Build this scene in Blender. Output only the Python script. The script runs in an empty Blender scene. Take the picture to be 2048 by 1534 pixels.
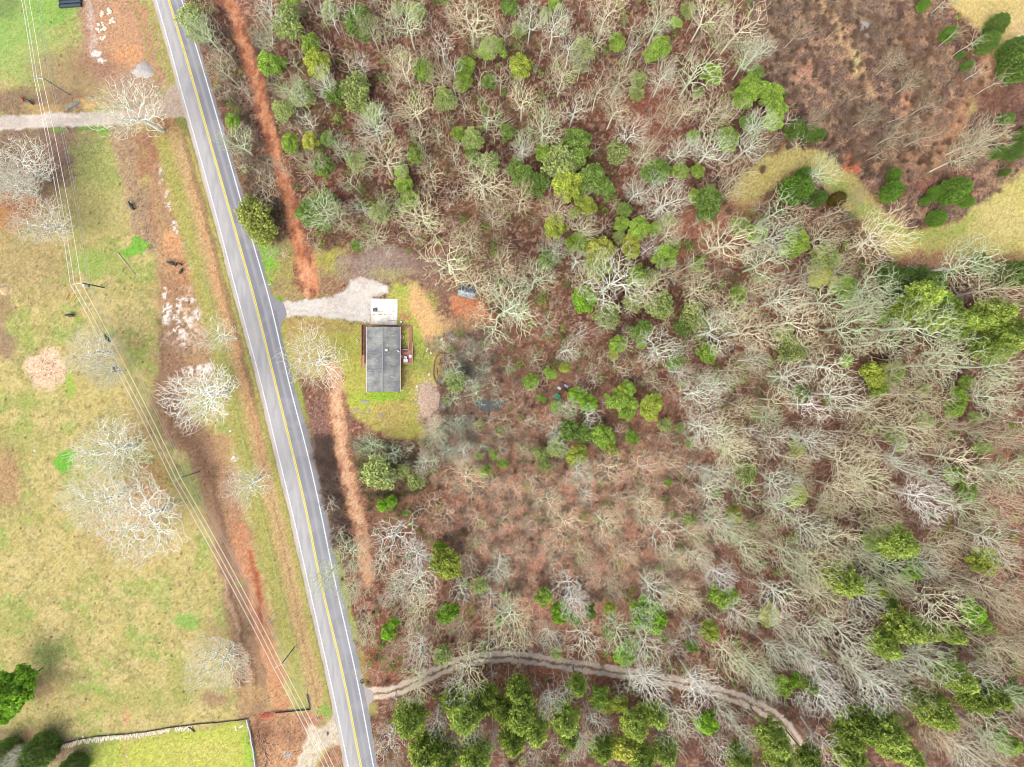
import bpy, math, random
import numpy as np
from mathutils import Vector, Matrix

# ------------------------------------------------------------------ camera, sky, sun, exposure
S = bpy.context.scene
COL = S.collection
HCAM = 175.0
PXM = 8.0                      # photo pixels per metre on the ground
CAMPOS = Vector((-2.2, 3.2, HCAM))
cam_d = bpy.data.cameras.new("camera"); cam = bpy.data.objects.new("camera", cam_d); COL.objects.link(cam)
cam_d.sensor_width = 36.0; cam_d.lens = 36.0 * HCAM / 256.0; cam_d.clip_end = 5000; cam_d.clip_start = 1
fw = (Vector((0, 0, 0)) - CAMPOS).normalized()
rt = fw.cross(Vector((0, 1, 0))).normalized(); up = rt.cross(fw).normalized()
Rm = Matrix((rt, up, -fw)).transposed()
cam.matrix_world = Matrix.Translation(CAMPOS) @ Rm.to_4x4()
S.camera = cam

W = bpy.data.worlds.new("World"); S.world = W; W.use_nodes = True
wn = W.node_tree; bg = wn.nodes["Background"]
sky = wn.nodes.new("ShaderNodeTexSky"); sky.sky_type = 'NISHITA'; sky.sun_disc = False
SUN_EL, SUN_AZ = math.radians(58), math.radians(215)      # azimuth clockwise from north
sky.sun_elevation = SUN_EL; sky.sun_rotation = SUN_AZ; sky.air_density = 1.0; sky.dust_density = 4.0; sky.ozone_density = 1.0
bg.inputs["Strength"].default_value = 0.15
hs = wn.nodes.new("ShaderNodeHueSaturation"); hs.inputs["Saturation"].default_value = .55      # milky overcast
wn.links.new(sky.outputs[0], hs.inputs["Color"]); wn.links.new(hs.outputs[0], bg.inputs["Color"])
sd = bpy.data.lights.new("sun", 'SUN'); sd.energy = 1.1; sd.angle = math.radians(45); sd.color = (1.0, 0.93, 0.82)
sun = bpy.data.objects.new("sun", sd); COL.objects.link(sun)
sdir = Vector((math.sin(SUN_AZ) * math.cos(SUN_EL), math.cos(SUN_AZ) * math.cos(SUN_EL), math.sin(SUN_EL)))
sun.rotation_euler = sdir.to_track_quat('Z', 'Y').to_euler(); sun.location = sdir * 300
S.view_settings.view_transform = 'Standard'; S.view_settings.look = 'None'
S.view_settings.exposure = 1.2; S.view_settings.gamma = 1.0
S.cycles.filter_width = 0.95; S.cycles.max_bounces = 4; S.cycles.diffuse_bounces = 2; S.cycles.glossy_bounces = 1
S.cycles.transmission_bounces = 2; S.cycles.transparent_max_bounces = 4
KALB = 0.52       # display-linear colour -> base colour under this light

rng = random.Random(7)
nr = np.random.RandomState(11)

# ------------------------------------------------------------------ pixel <-> place
_R = np.array([list(rt), list(up), list(-fw)]).T      # columns: right, up, back
_C = np.array(list(CAMPOS))
FPX = 2048 * cam_d.lens / 36.0
def P(px, py, h=0.0):
    d = np.array([(px - 1024) / FPX, (767 - py) / FPX, -1.0]); w = _R @ d
    t = (h - _C[2]) / w[2]; q = _C + w * t
    return Vector((q[0], q[1], h))
def PP(px, py, h):                                    # xy only, arrays
    px = np.asarray(px, float); py = np.asarray(py, float)
    d = np.stack([(px - 1024) / FPX, (767 - py) / FPX, -np.ones_like(px)], -1) @ _R.T
    t = (h - _C[2]) / d[..., 2]
    return _C[0] + d[..., 0] * t, _C[1] + d[..., 1] * t
def to_px(X, Y):                                      # ground point -> photo pixel
    v = np.stack([X - _C[0], Y - _C[1], np.full_like(X, -_C[2])], -1) @ _R
    return 1024 + FPX * v[..., 0] / -v[..., 2], 767 - FPX * v[..., 1] / -v[..., 2]

def lin(c):
    c = np.asarray(c, float) / 255.0
    return np.where(c <= 0.04045, c / 12.92, ((c + 0.055) / 1.055) ** 2.4)
def alb(r, g, b, k=1.):
    l = np.minimum(lin((r, g, b)) * KALB * k, .82)
    return (float(l[0]), float(l[1]), float(l[2]), 1.0)

# ------------------------------------------------------------------ noise in numpy
def vnoise(x, y, seed=0):
    r = np.random.RandomState(seed).rand(256, 256)
    xi = np.floor(x).astype(int); yi = np.floor(y).astype(int); fx = x - xi; fy = y - yi
    fx = fx * fx * (3 - 2 * fx); fy = fy * fy * (3 - 2 * fy)
    a = r[xi & 255, yi & 255]; b = r[(xi + 1) & 255, yi & 255]; c = r[xi & 255, (yi + 1) & 255]; d = r[(xi + 1) & 255, (yi + 1) & 255]
    return (a * (1 - fx) + b * fx) * (1 - fy) + (c * (1 - fx) + d * fx) * fy
def fbm(x, y, scale, seed=0, oct=4):
    s = 0; a = 1; t = 0; ca, sa = math.cos(.6), math.sin(.6)
    for k in range(oct):
        s = s + a * vnoise(x / scale + 17.3 * k, y / scale + 5.1 * k, seed + k); t += a
        a *= 0.55; scale *= 0.5; x, y = x * ca - y * sa, x * sa + y * ca
    return s / t
def sstep(a, b, x):
    t = np.clip((x - a) / (b - a + 1e-9), 0, 1); return t * t * (3 - 2 * t)

# ------------------------------------------------------------------ materials
MATS = {}
def nodes(name):
    m = bpy.data.materials.new(name); m.use_nodes = True; nt = m.node_tree
    return m, nt, nt.nodes["Principled BSDF"]
def L(nt, a, b): nt.links.new(a, b)
def tex_noise(nt, scale, detail=4, rough=.6, coord='Object'):
    tc = nt.nodes.new("ShaderNodeTexCoord"); n = nt.nodes.new("ShaderNodeTexNoise")
    n.inputs["Scale"].default_value = scale; n.inputs["Detail"].default_value = detail; n.inputs["Roughness"].default_value = rough
    L(nt, tc.outputs[coord], n.inputs["Vector"]); return n
def maprange(nt, src, a, b, c, d):
    m = nt.nodes.new("ShaderNodeMapRange"); m.inputs[1].default_value = a; m.inputs[2].default_value = b
    m.inputs[3].default_value = c; m.inputs[4].default_value = d; L(nt, src, m.inputs[0]); return m.outputs[0]
def mul(nt, col, fac):
    v = nt.nodes.new("ShaderNodeVectorMath"); v.operation = 'SCALE'; L(nt, col, v.inputs[0]); L(nt, fac, v.inputs["Scale"]); return v.outputs[0]
def mixc(nt, fac, a, b):
    m = nt.nodes.new("ShaderNodeMix"); m.data_type = 'RGBA'
    if isinstance(fac, float): m.inputs[0].default_value = fac
    else: L(nt, fac, m.inputs[0])
    for k, v in ((6, a), (7, b)):
        if isinstance(v, tuple): m.inputs[k].default_value = v
        else: L(nt, v, m.inputs[k])
    return m.outputs[2]
def mathn(nt, op, a, b=0.5):
    m = nt.nodes.new("ShaderNodeMath"); m.operation = op
    for k, v in ((0, a), (1, b)):
        if isinstance(v, (int, float)): m.inputs[k].default_value = v
        else: L(nt, v, m.inputs[k])
    return m.outputs[0]

def mat_ground():
    m, nt, b = nodes("ground_soil")
    at = nt.nodes.new("ShaderNodeAttribute"); at.attribute_name = "col"
    lit = nt.nodes.new("ShaderNodeAttribute"); lit.attribute_name = "rough_amt"      # how coarse the litter is
    n1 = tex_noise(nt, 5.5, 3, .7); n2 = tex_noise(nt, 1.7, 4, .7)
    f1 = maprange(nt, n1.outputs["Fac"], .3, .7, -1, 1); f2 = maprange(nt, n2.outputs["Fac"], .3, .7, -1, 1)
    s = mathn(nt, 'ADD', mathn(nt, 'MULTIPLY', f1, .75), mathn(nt, 'MULTIPLY', f2, .35))
    amt = mathn(nt, 'MULTIPLY', s, lit.outputs["Fac"])
    fac = mathn(nt, 'ADD', 1.0, amt)
    base = mul(nt, at.outputs["Color"], fac)
    # warm / cool speckle of leaves and blades
    hue = tex_noise(nt, 2.3, 2, .6)
    hf = maprange(nt, hue.outputs["Color"], .35, .65, 0, 1)
    warm = nt.nodes.new("ShaderNodeVectorMath"); warm.operation = 'MULTIPLY'; L(nt, base, warm.inputs[0]); warm.inputs[1].default_value = (1.07, .98, .92)
    cool = nt.nodes.new("ShaderNodeVectorMath"); cool.operation = 'MULTIPLY'; L(nt, base, cool.inputs[0]); cool.inputs[1].default_value = (.95, 1.01, 1.05)
    L(nt, mixc(nt, hf, warm.outputs[0], cool.outputs[0]), b.inputs["Base Color"])
    b.inputs["Roughness"].default_value = .95; b.inputs["Specular IOR Level"].default_value = .1
    bp = nt.nodes.new("ShaderNodeBump"); bp.inputs["Strength"].default_value = .5; bp.inputs["Distance"].default_value = .12
    L(nt, n1.outputs["Fac"], bp.inputs["Height"]); L(nt, bp.outputs[0], b.inputs["Normal"])
    return m
def mat_plain(name, rgb, var=.15, scale=3., rough=.8, metal=0., rgb2=None):
    m, nt, b = nodes(name)
    n = tex_noise(nt, scale, 4, .65)
    if rgb2 is None:
        f = maprange(nt, n.outputs["Fac"], .3, .7, 1 - var, 1 + var)
        c = nt.nodes.new("ShaderNodeRGB"); c.outputs[0].default_value = alb(*rgb)
        L(nt, mul(nt, c.outputs[0], f), b.inputs["Base Color"])
    else:
        f = maprange(nt, n.outputs["Fac"], .38, .62, 0, 1)
        L(nt, mixc(nt, f, alb(*rgb), alb(*rgb2)), b.inputs["Base Color"])
    b.inputs["Roughness"].default_value = rough; b.inputs["Metallic"].default_value = metal
    return m
def mat_vcol(name, rough=.85, var=.1, scale=5.):
    m, nt, b = nodes(name)
    at = nt.nodes.new("ShaderNodeAttribute"); at.attribute_name = "col"
    n = tex_noise(nt, scale, 3, .7); f = maprange(nt, n.outputs["Fac"], .3, .7, 1 - var, 1 + var)
    L(nt, mul(nt, at.outputs["Color"], f), b.inputs["Base Color"]); b.inputs["Roughness"].default_value = rough
    b.inputs["Specular IOR Level"].default_value = .2
    return m
def mat_bark():
    m, nt, b = nodes("bark")
    oi = nt.nodes.new("ShaderNodeObjectInfo")
    at = nt.nodes.new("ShaderNodeAttribute"); at.attribute_name = "tip"
    n = tex_noise(nt, 1.6, 3, .7); f = maprange(nt, n.outputs["Fac"], .3, .7, .72, 1.22)
    tw = nt.nodes.new("ShaderNodeVectorMath"); tw.operation = 'MULTIPLY'; L(nt, oi.outputs["Color"], tw.inputs[0]); tw.inputs[1].default_value = (.9, .84, .74)
    c = mixc(nt, at.outputs["Fac"], oi.outputs["Color"], tw.outputs[0])
    L(nt, mul(nt, c, f), b.inputs["Base Color"]); b.inputs["Roughness"].default_value = .9; b.inputs["Specular IOR Level"].default_value = .1
    return m
def mat_leaf():
    m, nt, b = nodes("foliage")
    oi = nt.nodes.new("ShaderNodeObjectInfo")
    at = nt.nodes.new("ShaderNodeAttribute"); at.attribute_name = "tip"
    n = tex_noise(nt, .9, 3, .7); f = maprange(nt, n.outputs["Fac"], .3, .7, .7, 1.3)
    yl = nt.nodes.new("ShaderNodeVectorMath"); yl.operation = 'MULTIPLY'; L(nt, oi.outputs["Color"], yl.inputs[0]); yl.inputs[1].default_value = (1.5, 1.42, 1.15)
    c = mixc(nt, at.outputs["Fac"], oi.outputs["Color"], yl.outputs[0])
    c2 = mul(nt, c, f)
    L(nt, c2, b.inputs["Base Color"]); b.inputs["Roughness"].default_value = .7; b.inputs["Specular IOR Level"].default_value = .2
    tr = nt.nodes.new("ShaderNodeBsdfTranslucent"); L(nt, c2, tr.inputs["Color"])
    mx = nt.nodes.new("ShaderNodeMixShader"); mx.inputs[0].default_value = .3
    out = nt.nodes["Material Output"]; L(nt, b.outputs[0], mx.inputs[1]); L(nt, tr.outputs[0], mx.inputs[2]); L(nt, mx.outputs[0], out.inputs[0])
    return m
M_GROUND = mat_ground(); M_BARK = mat_bark(); M_LEAF = mat_leaf(); M_VC = mat_vcol("mixed_surface"); M_ROAD = mat_vcol("asphalt", .9, .07, 6.)
M_TWIG = mat_vcol("twigs", .95, .2, 1.5)

# ------------------------------------------------------------------ mesh helpers
def np_mesh(name, V, F, mat, attrs=None, vcol=None, smooth=False):
    """V (n,3), F (m,k) constant k"""
    me = bpy.data.meshes.new(name); V = np.ascontiguousarray(V, np.float32); F = np.ascontiguousarray(F, np.int32)
    n, (m_, k) = len(V), F.shape
    me.vertices.add(n); me.vertices.foreach_set("co", V.ravel())
    me.loops.add(m_ * k); me.loops.foreach_set("vertex_index", F.ravel())
    me.polygons.add(m_); me.polygons.foreach_set("loop_start", np.arange(0, m_ * k, k, dtype=np.int32))
    me.polygons.foreach_set("loop_total", np.full(m_, k, np.int32))
    if smooth: me.polygons.foreach_set("use_smooth", np.ones(m_, bool))
    me.update(calc_edges=True)
    for an, arr in (attrs or {}).items():
        a = me.attributes.new(an, 'FLOAT', 'POINT'); a.data.foreach_set("value", np.ascontiguousarray(arr, np.float32).ravel())
    if vcol is not None:
        a = me.color_attributes.new("col", 'FLOAT_COLOR', 'POINT'); c = np.ones((n, 4), np.float32); c[:, :3] = vcol
        a.data.foreach_set("color", c.ravel())
    me.materials.append(mat); return me
def link(name, me, parent=None, loc=None):
    o = bpy.data.objects.new(name, me); COL.objects.link(o)
    if parent is not None: o.parent = parent
    if loc is not None: o.location = loc
    return o
def tag(o, label=None, cat=None, group=None, kind=None):
    if label: o["label"] = label
    if cat: o["category"] = cat
    if group: o["group"] = group
    if kind: o["kind"] = kind
    return o
def thing(name, label, cat, loc=(0, 0, 0), rz=0., group=None):
    o = bpy.data.objects.new(name, None); COL.objects.link(o); o.location = loc; o.rotation_euler = (0, 0, rz)
    o.empty_display_size = .3
    return tag(o, label, cat, group)
class MB:
    def __init__(s): s.v = []; s.f = []
    def quad(s, *p):
        i = len(s.v); s.v += [tuple(q) for q in p]; s.f.append(tuple(range(i, i + len(p)))); return s
    def box(s, c, d, rz=0., rx=0., ry=0.):
        i = len(s.v); R = (Matrix.Rotation(rz, 3, 'Z') @ Matrix.Rotation(ry, 3, 'Y') @ Matrix.Rotation(rx, 3, 'X')); c = Vector(c)
        for z in (-.5, .5):
            for x, y in ((-.5, -.5), (.5, -.5), (.5, .5), (-.5, .5)):
                s.v.append(tuple(c + R @ Vector((x * d[0], y * d[1], z * d[2]))))
        s.f += [(i, i + 3, i + 2, i + 1), (i + 4, i + 5, i + 6, i + 7)] + [(i + k, i + (k + 1) % 4, i + 4 + (k + 1) % 4, i + 4 + k) for k in range(4)]
        return s
    def tube(s, pts, r, n=8, r2=None, caps=True):
        pts = [Vector(p) for p in pts]; m = len(pts); base = len(s.v)
        rs = r if isinstance(r, (list, tuple)) else [r + ((r2 if r2 is not None else r) - r) * k / max(1, m - 1) for k in range(m)]
        for k, p in enumerate(pts):
            d = (pts[min(k + 1, m - 1)] - pts[max(k - 1, 0)]).normalized()
            a = d.orthogonal().normalized() if abs(d.z) < .999 else Vector((1, 0, 0)); a = (a - d * a.dot(d)).normalized()
            if k and (a.dot(pa) < .5):
                a = (pa - d * pa.dot(d)).normalized()
            pa = a; b_ = d.cross(a)
            for j in range(n):
                t = 2 * math.pi * j / n; s.v.append(tuple(p + (a * math.cos(t) + b_ * math.sin(t)) * rs[k]))
        for k in range(m - 1):
            for j in range(n):
                j2 = (j + 1) % n; s.f.append((base + k * n + j, base + k * n + j2, base + (k + 1) * n + j2, base + (k + 1) * n + j))
        if caps:
            s.f.append(tuple(base + j for j in reversed(range(n)))); s.f.append(tuple(base + (m - 1) * n + j for j in range(n)))
        return s
    def prism(s, poly, z0, z1):
        n = len(poly); i = len(s.v); s.v += [(x, y, z0) for x, y in poly] + [(x, y, z1) for x, y in poly]
        s.f += [tuple(i + k for k in reversed(range(n))), tuple(i + n + k for k in range(n))] + [(i + k, i + (k + 1) % n, i + n + (k + 1) % n, i + n + k) for k in range(n)]
        return s
    def build(s, name, mat, parent=None, bevel=0., smooth=False):
        me = bpy.data.meshes.new(name); me.from_pydata(s.v, [], s.f); me.materials.append(mat)
        if smooth:
            for p in me.polygons: p.use_smooth = True
        o = link(name, me, parent)
        if bevel:
            b = o.modifiers.new("bevel", 'BEVEL'); b.width = bevel; b.segments = 1
        return o

# ------------------------------------------------------------------ road centreline (photo pixels)
RY = np.array([-220, 0, 75, 175, 262, 384, 480, 600, 768, 900, 1020, 1151, 1365, 1534, 1760])
RLW = np.array([250, 312, 335, 361, 386, 420, 446, 477, 523, 554, 584, 613, 662, 697, 742.])
RYE = np.array([277, 337, 361, 390, 414, 449, 476, 510, 551, 584, 613, 638, 690, 722, 766.])
RRW = np.array([302, 363, 387, 417, 442, 477, 504, 540, 578, 614, 641, 667, 716, 747, 790.])
def RX(a, y): return np.interp(y, RY, a)
def smooth_tab(a):                                     # soften the polyline kinks
    yy = np.arange(-220, 1761, 10.); v = RX(a, yy); k = np.ones(13) / 13
    return yy, np.convolve(np.pad(v, 6, mode='reflect', reflect_type='odd'), k, 'valid')
TLW = smooth_tab(RLW); TYE = smooth_tab(RYE); TRW = smooth_tab(RRW)
def lw(y): return np.interp(y, *TLW)
def ye(y): return np.interp(y, *TYE)
def rw(y): return np.interp(y, *TRW)

# ------------------------------------------------------------------ ground sheet and its colour field
def outer(a, b, n):
    return np.geomspace(1, b - a + 1, n)[1:] - 1 + a
st = 0.27
xs = np.arange(-158, 158.01, st); ys = np.arange(-122, 122.01, st)
ox = outer(158, 1600, 30); oy = outer(122, 1600, 30)
xs = np.concatenate([-ox[::-1], xs, ox]); ys = np.concatenate([-oy[::-1], ys, oy])
GX, GY = np.meshgrid(xs, ys); nx, ny = len(xs), len(ys)
gpx, gpy = to_px(GX, GY)
qx = gpx + (fbm(gpx, gpy, 26, 3, 4) - .5) * 26; qy = gpy + (fbm(gpx, gpy, 26, 9, 4) - .5) * 26    # ragged coordinates
fx_ = gpx + (fbm(gpx, gpy, 9, 33, 3) - .5) * 9; fy_ = gpy + (fbm(gpx, gpy, 9, 39, 3) - .5) * 9      # finely ragged
N60 = fbm(gpx, gpy, 60, 21, 5); N20 = fbm(gpx, gpy, 20, 22, 4); N6 = fbm(gpx, gpy, 6, 23, 3); N150 = fbm(gpx, gpy, 150, 24, 4)
C = np.zeros(GX.shape + (3,)); A = np.full(GX.shape, .25)

def sd_poly(poly, X, Y):
    poly = np.array(poly, float); d2 = np.full(X.shape, 1e18); ins = np.zeros(X.shape, bool); n = len(poly)
    for i in range(n):
        a = poly[i]; b = poly[(i + 1) % n]; e = b - a
        wx = X - a[0]; wy = Y - a[1]; t = np.clip((wx * e[0] + wy * e[1]) / (e @ e + 1e-9), 0, 1)
        d2 = np.minimum(d2, (wx - e[0] * t) ** 2 + (wy - e[1] * t) ** 2)
        c = ((a[1] <= Y) & (b[1] > Y)) | ((b[1] <= Y) & (a[1] > Y))
        if e[1] != 0: ins ^= c & (X < a[0] + (Y - a[1]) / e[1] * e[0])
    d = np.sqrt(d2); return np.where(ins, -d, d)
def sd_line(pts, X, Y):
    d2 = np.full(X.shape, 1e18); pts = np.array(pts, float)
    for a, b in zip(pts[:-1], pts[1:]):
        e = b - a; wx = X - a[0]; wy = Y - a[1]; t = np.clip((wx * e[0] + wy * e[1]) / (e @ e + 1e-9), 0, 1)
        d2 = np.minimum(d2, (wx - e[0] * t) ** 2 + (wy - e[1] * t) ** 2)
    return np.sqrt(d2)
def window(pts, pad):
    p = np.array(pts, float); x0, y0 = p.min(0) - pad; x1, y1 = p.max(0) + pad
    px0 = gpx[ny // 2]; py0 = gpy[:, nx // 2]
    i = np.where((px0 > x0 - 25) & (px0 < x1 + 25))[0]; j = np.where((py0 > y0 - 25) & (py0 < y1 + 25))[0]
    if len(i) == 0 or len(j) == 0: return None
    return slice(j[0], j[-1] + 1), slice(i[0], i[-1] + 1)
def put(win, m, col, amt=None, st=1.):
    m = np.clip(m * st, 0, 1); c = lin(col); sub = C[win]; sub += (c - sub) * m[..., None]
    if amt is not None: a = A[win]; a += (amt - a) * m
def poly(pts, col, soft=8, amt=None, st=1., fine=False):
    w = window(pts, soft + 20)
    if w is None: return
    X, Y = (fx_, fy_) if fine else (qx, qy)
    put(w, 1 - sstep(-soft, soft, sd_poly(pts, X[w], Y[w])), col, amt, st)
def line(pts, width, col, soft=4, amt=None, st=1., fine=False):
    w = window(pts, width + soft + 20)
    if w is None: return
    X, Y = (fx_, fy_) if fine else (qx, qy)
    put(w, 1 - sstep(width / 2 - soft, width / 2 + soft, sd_line(pts, X[w], Y[w])), col, amt, st)
def ell(cx, cy, rx, ry, col, soft=.4, amt=None, st=1., fine=False, brk=None):
    w = window([(cx - rx * 1.5, cy - ry * 1.5), (cx + rx * 1.5, cy + ry * 1.5)], 15)
    if w is None: return
    X, Y = (fx_, fy_) if fine else (qx, qy)
    d = np.sqrt(((X[w] - cx) / rx) ** 2 + ((Y[w] - cy) / ry) ** 2); m = 1 - sstep(1 - soft, 1 + soft, d + (N20[w] - .5) * 1.6 * min(1., soft * 1.6))
    if brk is not None: m = m * sstep(brk - .06, brk + .06, N6[w] * .6 + N20[w] * .4)
    put(w, m, col, amt, st)
def fullmask(m, col, amt=None, st=1.):
    put((slice(None), slice(None)), m, col, amt, st)

# base: meadow to the west, leaf litter to the east
mead = np.zeros(C.shape) + lin((196, 182, 112))
def mixarr(arr, m, col): arr += (lin(col) - arr) * np.clip(m, 0, 1)[..., None]
mixarr(mead, sstep(.46, .62, N60) * .6, (178, 174, 100)); mixarr(mead, sstep(.52, .66, N20) * .45, (150, 150, 88))
mixarr(mead, sstep(.5, .62, fbm(gpx, gpy, 34, 77, 4)) * .5, (216, 196, 132)); mixarr(mead, sstep(.56, .66, fbm(gpx, gpy, 45, 87, 4)) * .6, (150, 176, 80))
mixarr(mead, sstep(.60, .7, N6) * .5, (140, 122, 82)); mixarr(mead, sstep(.55, .7, fbm(gpx, gpy, 5, 91, 2)) * .35, (226, 208, 150))
lit = np.zeros(C.shape) + lin((134, 92, 74))
mixarr(lit, sstep(.45, .62, N60) * .7, (102, 70, 58)); mixarr(lit, sstep(.5, .64, N20) * .6, (156, 108, 86)); mixarr(lit, sstep(.55, .68, N6) * .6, (98, 66, 58))
mixarr(lit, sstep(.55, .7, fbm(gpx, gpy, 5, 93, 2)) * .5, (212, 180, 152)); mixarr(lit, sstep(.52, .66, fbm(gpx, gpy, 80, 94, 3)) * .35, (128, 112, 72))
east = sstep(-3, 3, gpx - ye(gpy))
C[:] = mead * (1 - east[..., None]) + lit * east[..., None]; A[:] = .22 + .2 * east
# --- west meadow
ell(30, 60, 90, 95, (146, 188, 92), .5, st=.75); ell(100, 18, 60, 28, (138, 190, 78), .5, st=.6); ell(75, 125, 60, 45, (176, 180, 108), .5, st=.5)
ell(8, 12, 30, 24, (112, 130, 80), .6, st=.6); ell(140, 150, 70, 50, (168, 138, 106), .5, st=.7); ell(25, 198, 75, 26, (150, 122, 98), .5, st=.85); ell(120, 195, 60, 20, (160, 128, 98), .5, st=.8)
poly([(150, -30), (300, -30), (322, 60), (345, 150), (300, 200), (235, 196), (190, 160), (165, 100)], (186, 150, 122), 10, .3)
ell(232, 50, 45, 70, (204, 158, 118), .5, st=.85); ell(250, 110, 30, 16, (222, 164, 112), .5, st=.8); ell(200, 130, 40, 30, (166, 126, 100), .5, st=.6)
line([(172, -20), (180, 50), (190, 110)], 11, (212, 186, 170), 5, st=.8); ell(193, 108, 9, 6, (240, 232, 222), .3, fine=True); ell(201, 122, 10, 5, (240, 232, 222), .3, fine=True, brk=.45)
line([(262, -20), (290, 90), (318, 180)], 9, (176, 160, 86), 4, st=.7); line([(285, -20), (310, 90), (338, 165)], 10, (172, 170, 92), 4, st=.8); line([(274, -20), (300, 90), (325, 165)], 5, (204, 142, 108), 3, st=.8)
line([(20, 222), (100, 217), (195, 203)], 15, (206, 170, 108), 5, st=.85); ell(175, 205, 26, 9, (214, 178, 106), .4)
ell(280, 200, 70, 40, (186, 162, 138), .5, st=.8); line([(70, 264), (120, 259), (190, 256), (212, 262)], 13, (112, 176, 48), 4, fine=True); ell(85, 259, 16, 5, (70, 140, 30), .4)
ell(70, 330, 130, 110, (142, 118, 98), .5, .35); ell(120, 300, 70, 40, (152, 124, 104), .5); ell(14, 432, 32, 36, (184, 124, 74), .5, .4, .8); ell(40, 405, 40, 24, (160, 108, 70), .5); ell(60, 520, 110, 70, (176, 150, 106), .5, .35, .6)
ell(196, 335, 48, 70, (168, 180, 96), .5, st=.7); ell(175, 450, 60, 80, (186, 178, 110), .5, st=.6); ell(180, 525, 45, 24, (150, 180, 82), .5, st=.75)
ell(325, 300, 66, 60, (170, 122, 94), .5, .35); ell(352, 268, 30, 34, (176, 132, 96), .4); line([(243, 262), (258, 340), (268, 400), (282, 470)], 42, (178, 148, 118), 9, .35, .85)
line([(285, 380), (300, 440), (302, 490)], 30, (162, 134, 108), 7, .4, .8); line([(300, 400), (310, 470)], 6, (140, 108, 86), 3, st=.6)
ell(362, 385, 15, 44, (132, 176, 70), .4, st=.85); ell(330, 420, 16, 26, (150, 160, 92), .5, st=.7)
poly([(305, 330), (345, 320), (372, 430), (395, 490), (412, 590), (430, 700), (410, 770), (330, 770), (322, 640), (312, 520), (296, 420)], (182, 142, 108), 10, .35, .85)
ell(352, 490, 30, 30, (216, 162, 112), .5, st=.9); ell(366, 545, 30, 24, (206, 152, 106), .5, st=.8); ell(345, 580, 40, 35, (172, 128, 96), .5, st=.6); ell(345, 700, 34, 60, (150, 118, 94), .5, .35, .8)
line([(322, 640), (326, 720), (330, 800)], 7, (140, 108, 84), 3, st=.6)
for (x, y, a, b) in [(336, 400, 6, 18), (322, 348, 4, 18), (350, 456, 6, 14), (373, 487, 7, 7), (382, 532, 6, 6), (392, 524, 4, 4), (343, 622, 16, 12), (332, 636, 7, 11), (361, 634, 10, 8), (356, 652, 6, 8), (380, 645, 5, 14), (396, 626, 9, 10), (403, 638, 6, 5), (366, 672, 6, 9), (370, 688, 5, 6), (354, 660, 8, 5), (395, 742, 22, 7), (412, 735, 12, 6), (330, 585, 4, 13), (432, 556, 4, 3), (470, 917, 9, 5), (461, 863, 6, 3), (120, 900, 0.1, .1), (372, 600, 14, 6)]:
    if a > 1: ell(x, y, a * 1.2, b * 1.2, (240, 232, 222), .4, .4, 1, True, .46)
ell(370, 600, 40, 40, (226, 196, 168), .5, None, .5, True, .55); ell(375, 660, 44, 44, (228, 206, 186), .5, None, .6, True, .53)
poly([(268, 470), (262, 492), (242, 500), (246, 516), (280, 508), (302, 488)], (120, 186, 56), 4, None, .9, True)
ell(93, 736, 42, 38, (238, 204, 168), .2, .3, 1, False); ell(8, 581, 15, 14, (226, 198, 150), .3); ell(140, 768, 10, 26, (160, 196, 70), .5, st=.7); ell(10, 690, 26, 24, (160, 128, 108), .5, st=.8); ell(5, 610, 20, 50, (150, 118, 96), .5, st=.6)
line([(336, 760), (338, 810), (352, 855), (395, 890), (425, 950), (445, 1020), (462, 1100), (480, 1190), (492, 1290), (510, 1420)], 66, (162, 126, 100), 10, .3, .9)
line([(338, 800), (350, 850), (392, 885), (420, 950)], 26, (136, 102, 80), 8, .3, .7); line([(425, 960), (440, 1040), (452, 1120)], 10, (136, 104, 84), 4, st=.7); line([(445, 950), (462, 1040)], 14, (190, 148, 116), 5, st=.6)
line([(440, 880), (455, 940), (470, 1040), (500, 1100)], 34, (196, 150, 112), 10, st=.7)
line([(474, 1060), (492, 1120), (508, 1180), (526, 1260), (548, 1340), (566, 1424)], 36, (204, 146, 106), 7, .3, .9)
line([(498, 1110), (512, 1180), (524, 1240)], 9, (176, 96, 58), 4, st=.8); line([(488, 1140), (520, 1280), (545, 1400)], 6, (222, 168, 128), 3, st=.6)
line([(446, 1150), (470, 1260), (492, 1340), (500, 1400)], 8, (192, 158, 126), 3, st=.8); line([(462, 1170), (484, 1270), (500, 1340)], 7, (134, 104, 84), 3, st=.75); line([(478, 1300), (484, 1370)], 8, (116, 88, 70), 3, st=.7); line([(502, 1310), (512, 1400)], 5, (120, 88, 68), 3, st=.7)
ell(505, 1395, 40, 24, (190, 158, 104), .5, st=.6)
ell(127, 922, 24, 22, (118, 190, 58), .25, st=.95); ell(12, 945, 34, 70, (178, 140, 104), .5, .35, .8); ell(300, 975, 46, 60, (214, 152, 112), .5, .4, .75, False, .45); ell(290, 860, 50, 40, (206, 160, 116), .5, .3, .5, False, .45); ell(260, 1060, 90, 60, (204, 156, 116), .5, .3, .6, False, .45)
ell(372, 1243, 22, 14, (132, 182, 78), .5, st=.8); ell(180, 1378, 40, 12, (148, 178, 80), .5, st=.7); ell(120, 1355, 70, 14, (134, 130, 84), .5, st=.6); ell(290, 1400, 90, 30, (176, 174, 96), .5, st=.6); ell(360, 1360, 26, 40, (160, 168, 84), .5, st=.5)
ell(250, 1434, 10, 15, (216, 164, 124), .4, .3, .8, True, .45); ell(430, 1400, 28, 14, (166, 132, 104), .5, st=.8); ell(72, 1372, 36, 26, (156, 126, 94), .6, st=.7); ell(435, 1270, 24, 24, (176, 140, 108), .6, st=.5)
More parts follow.
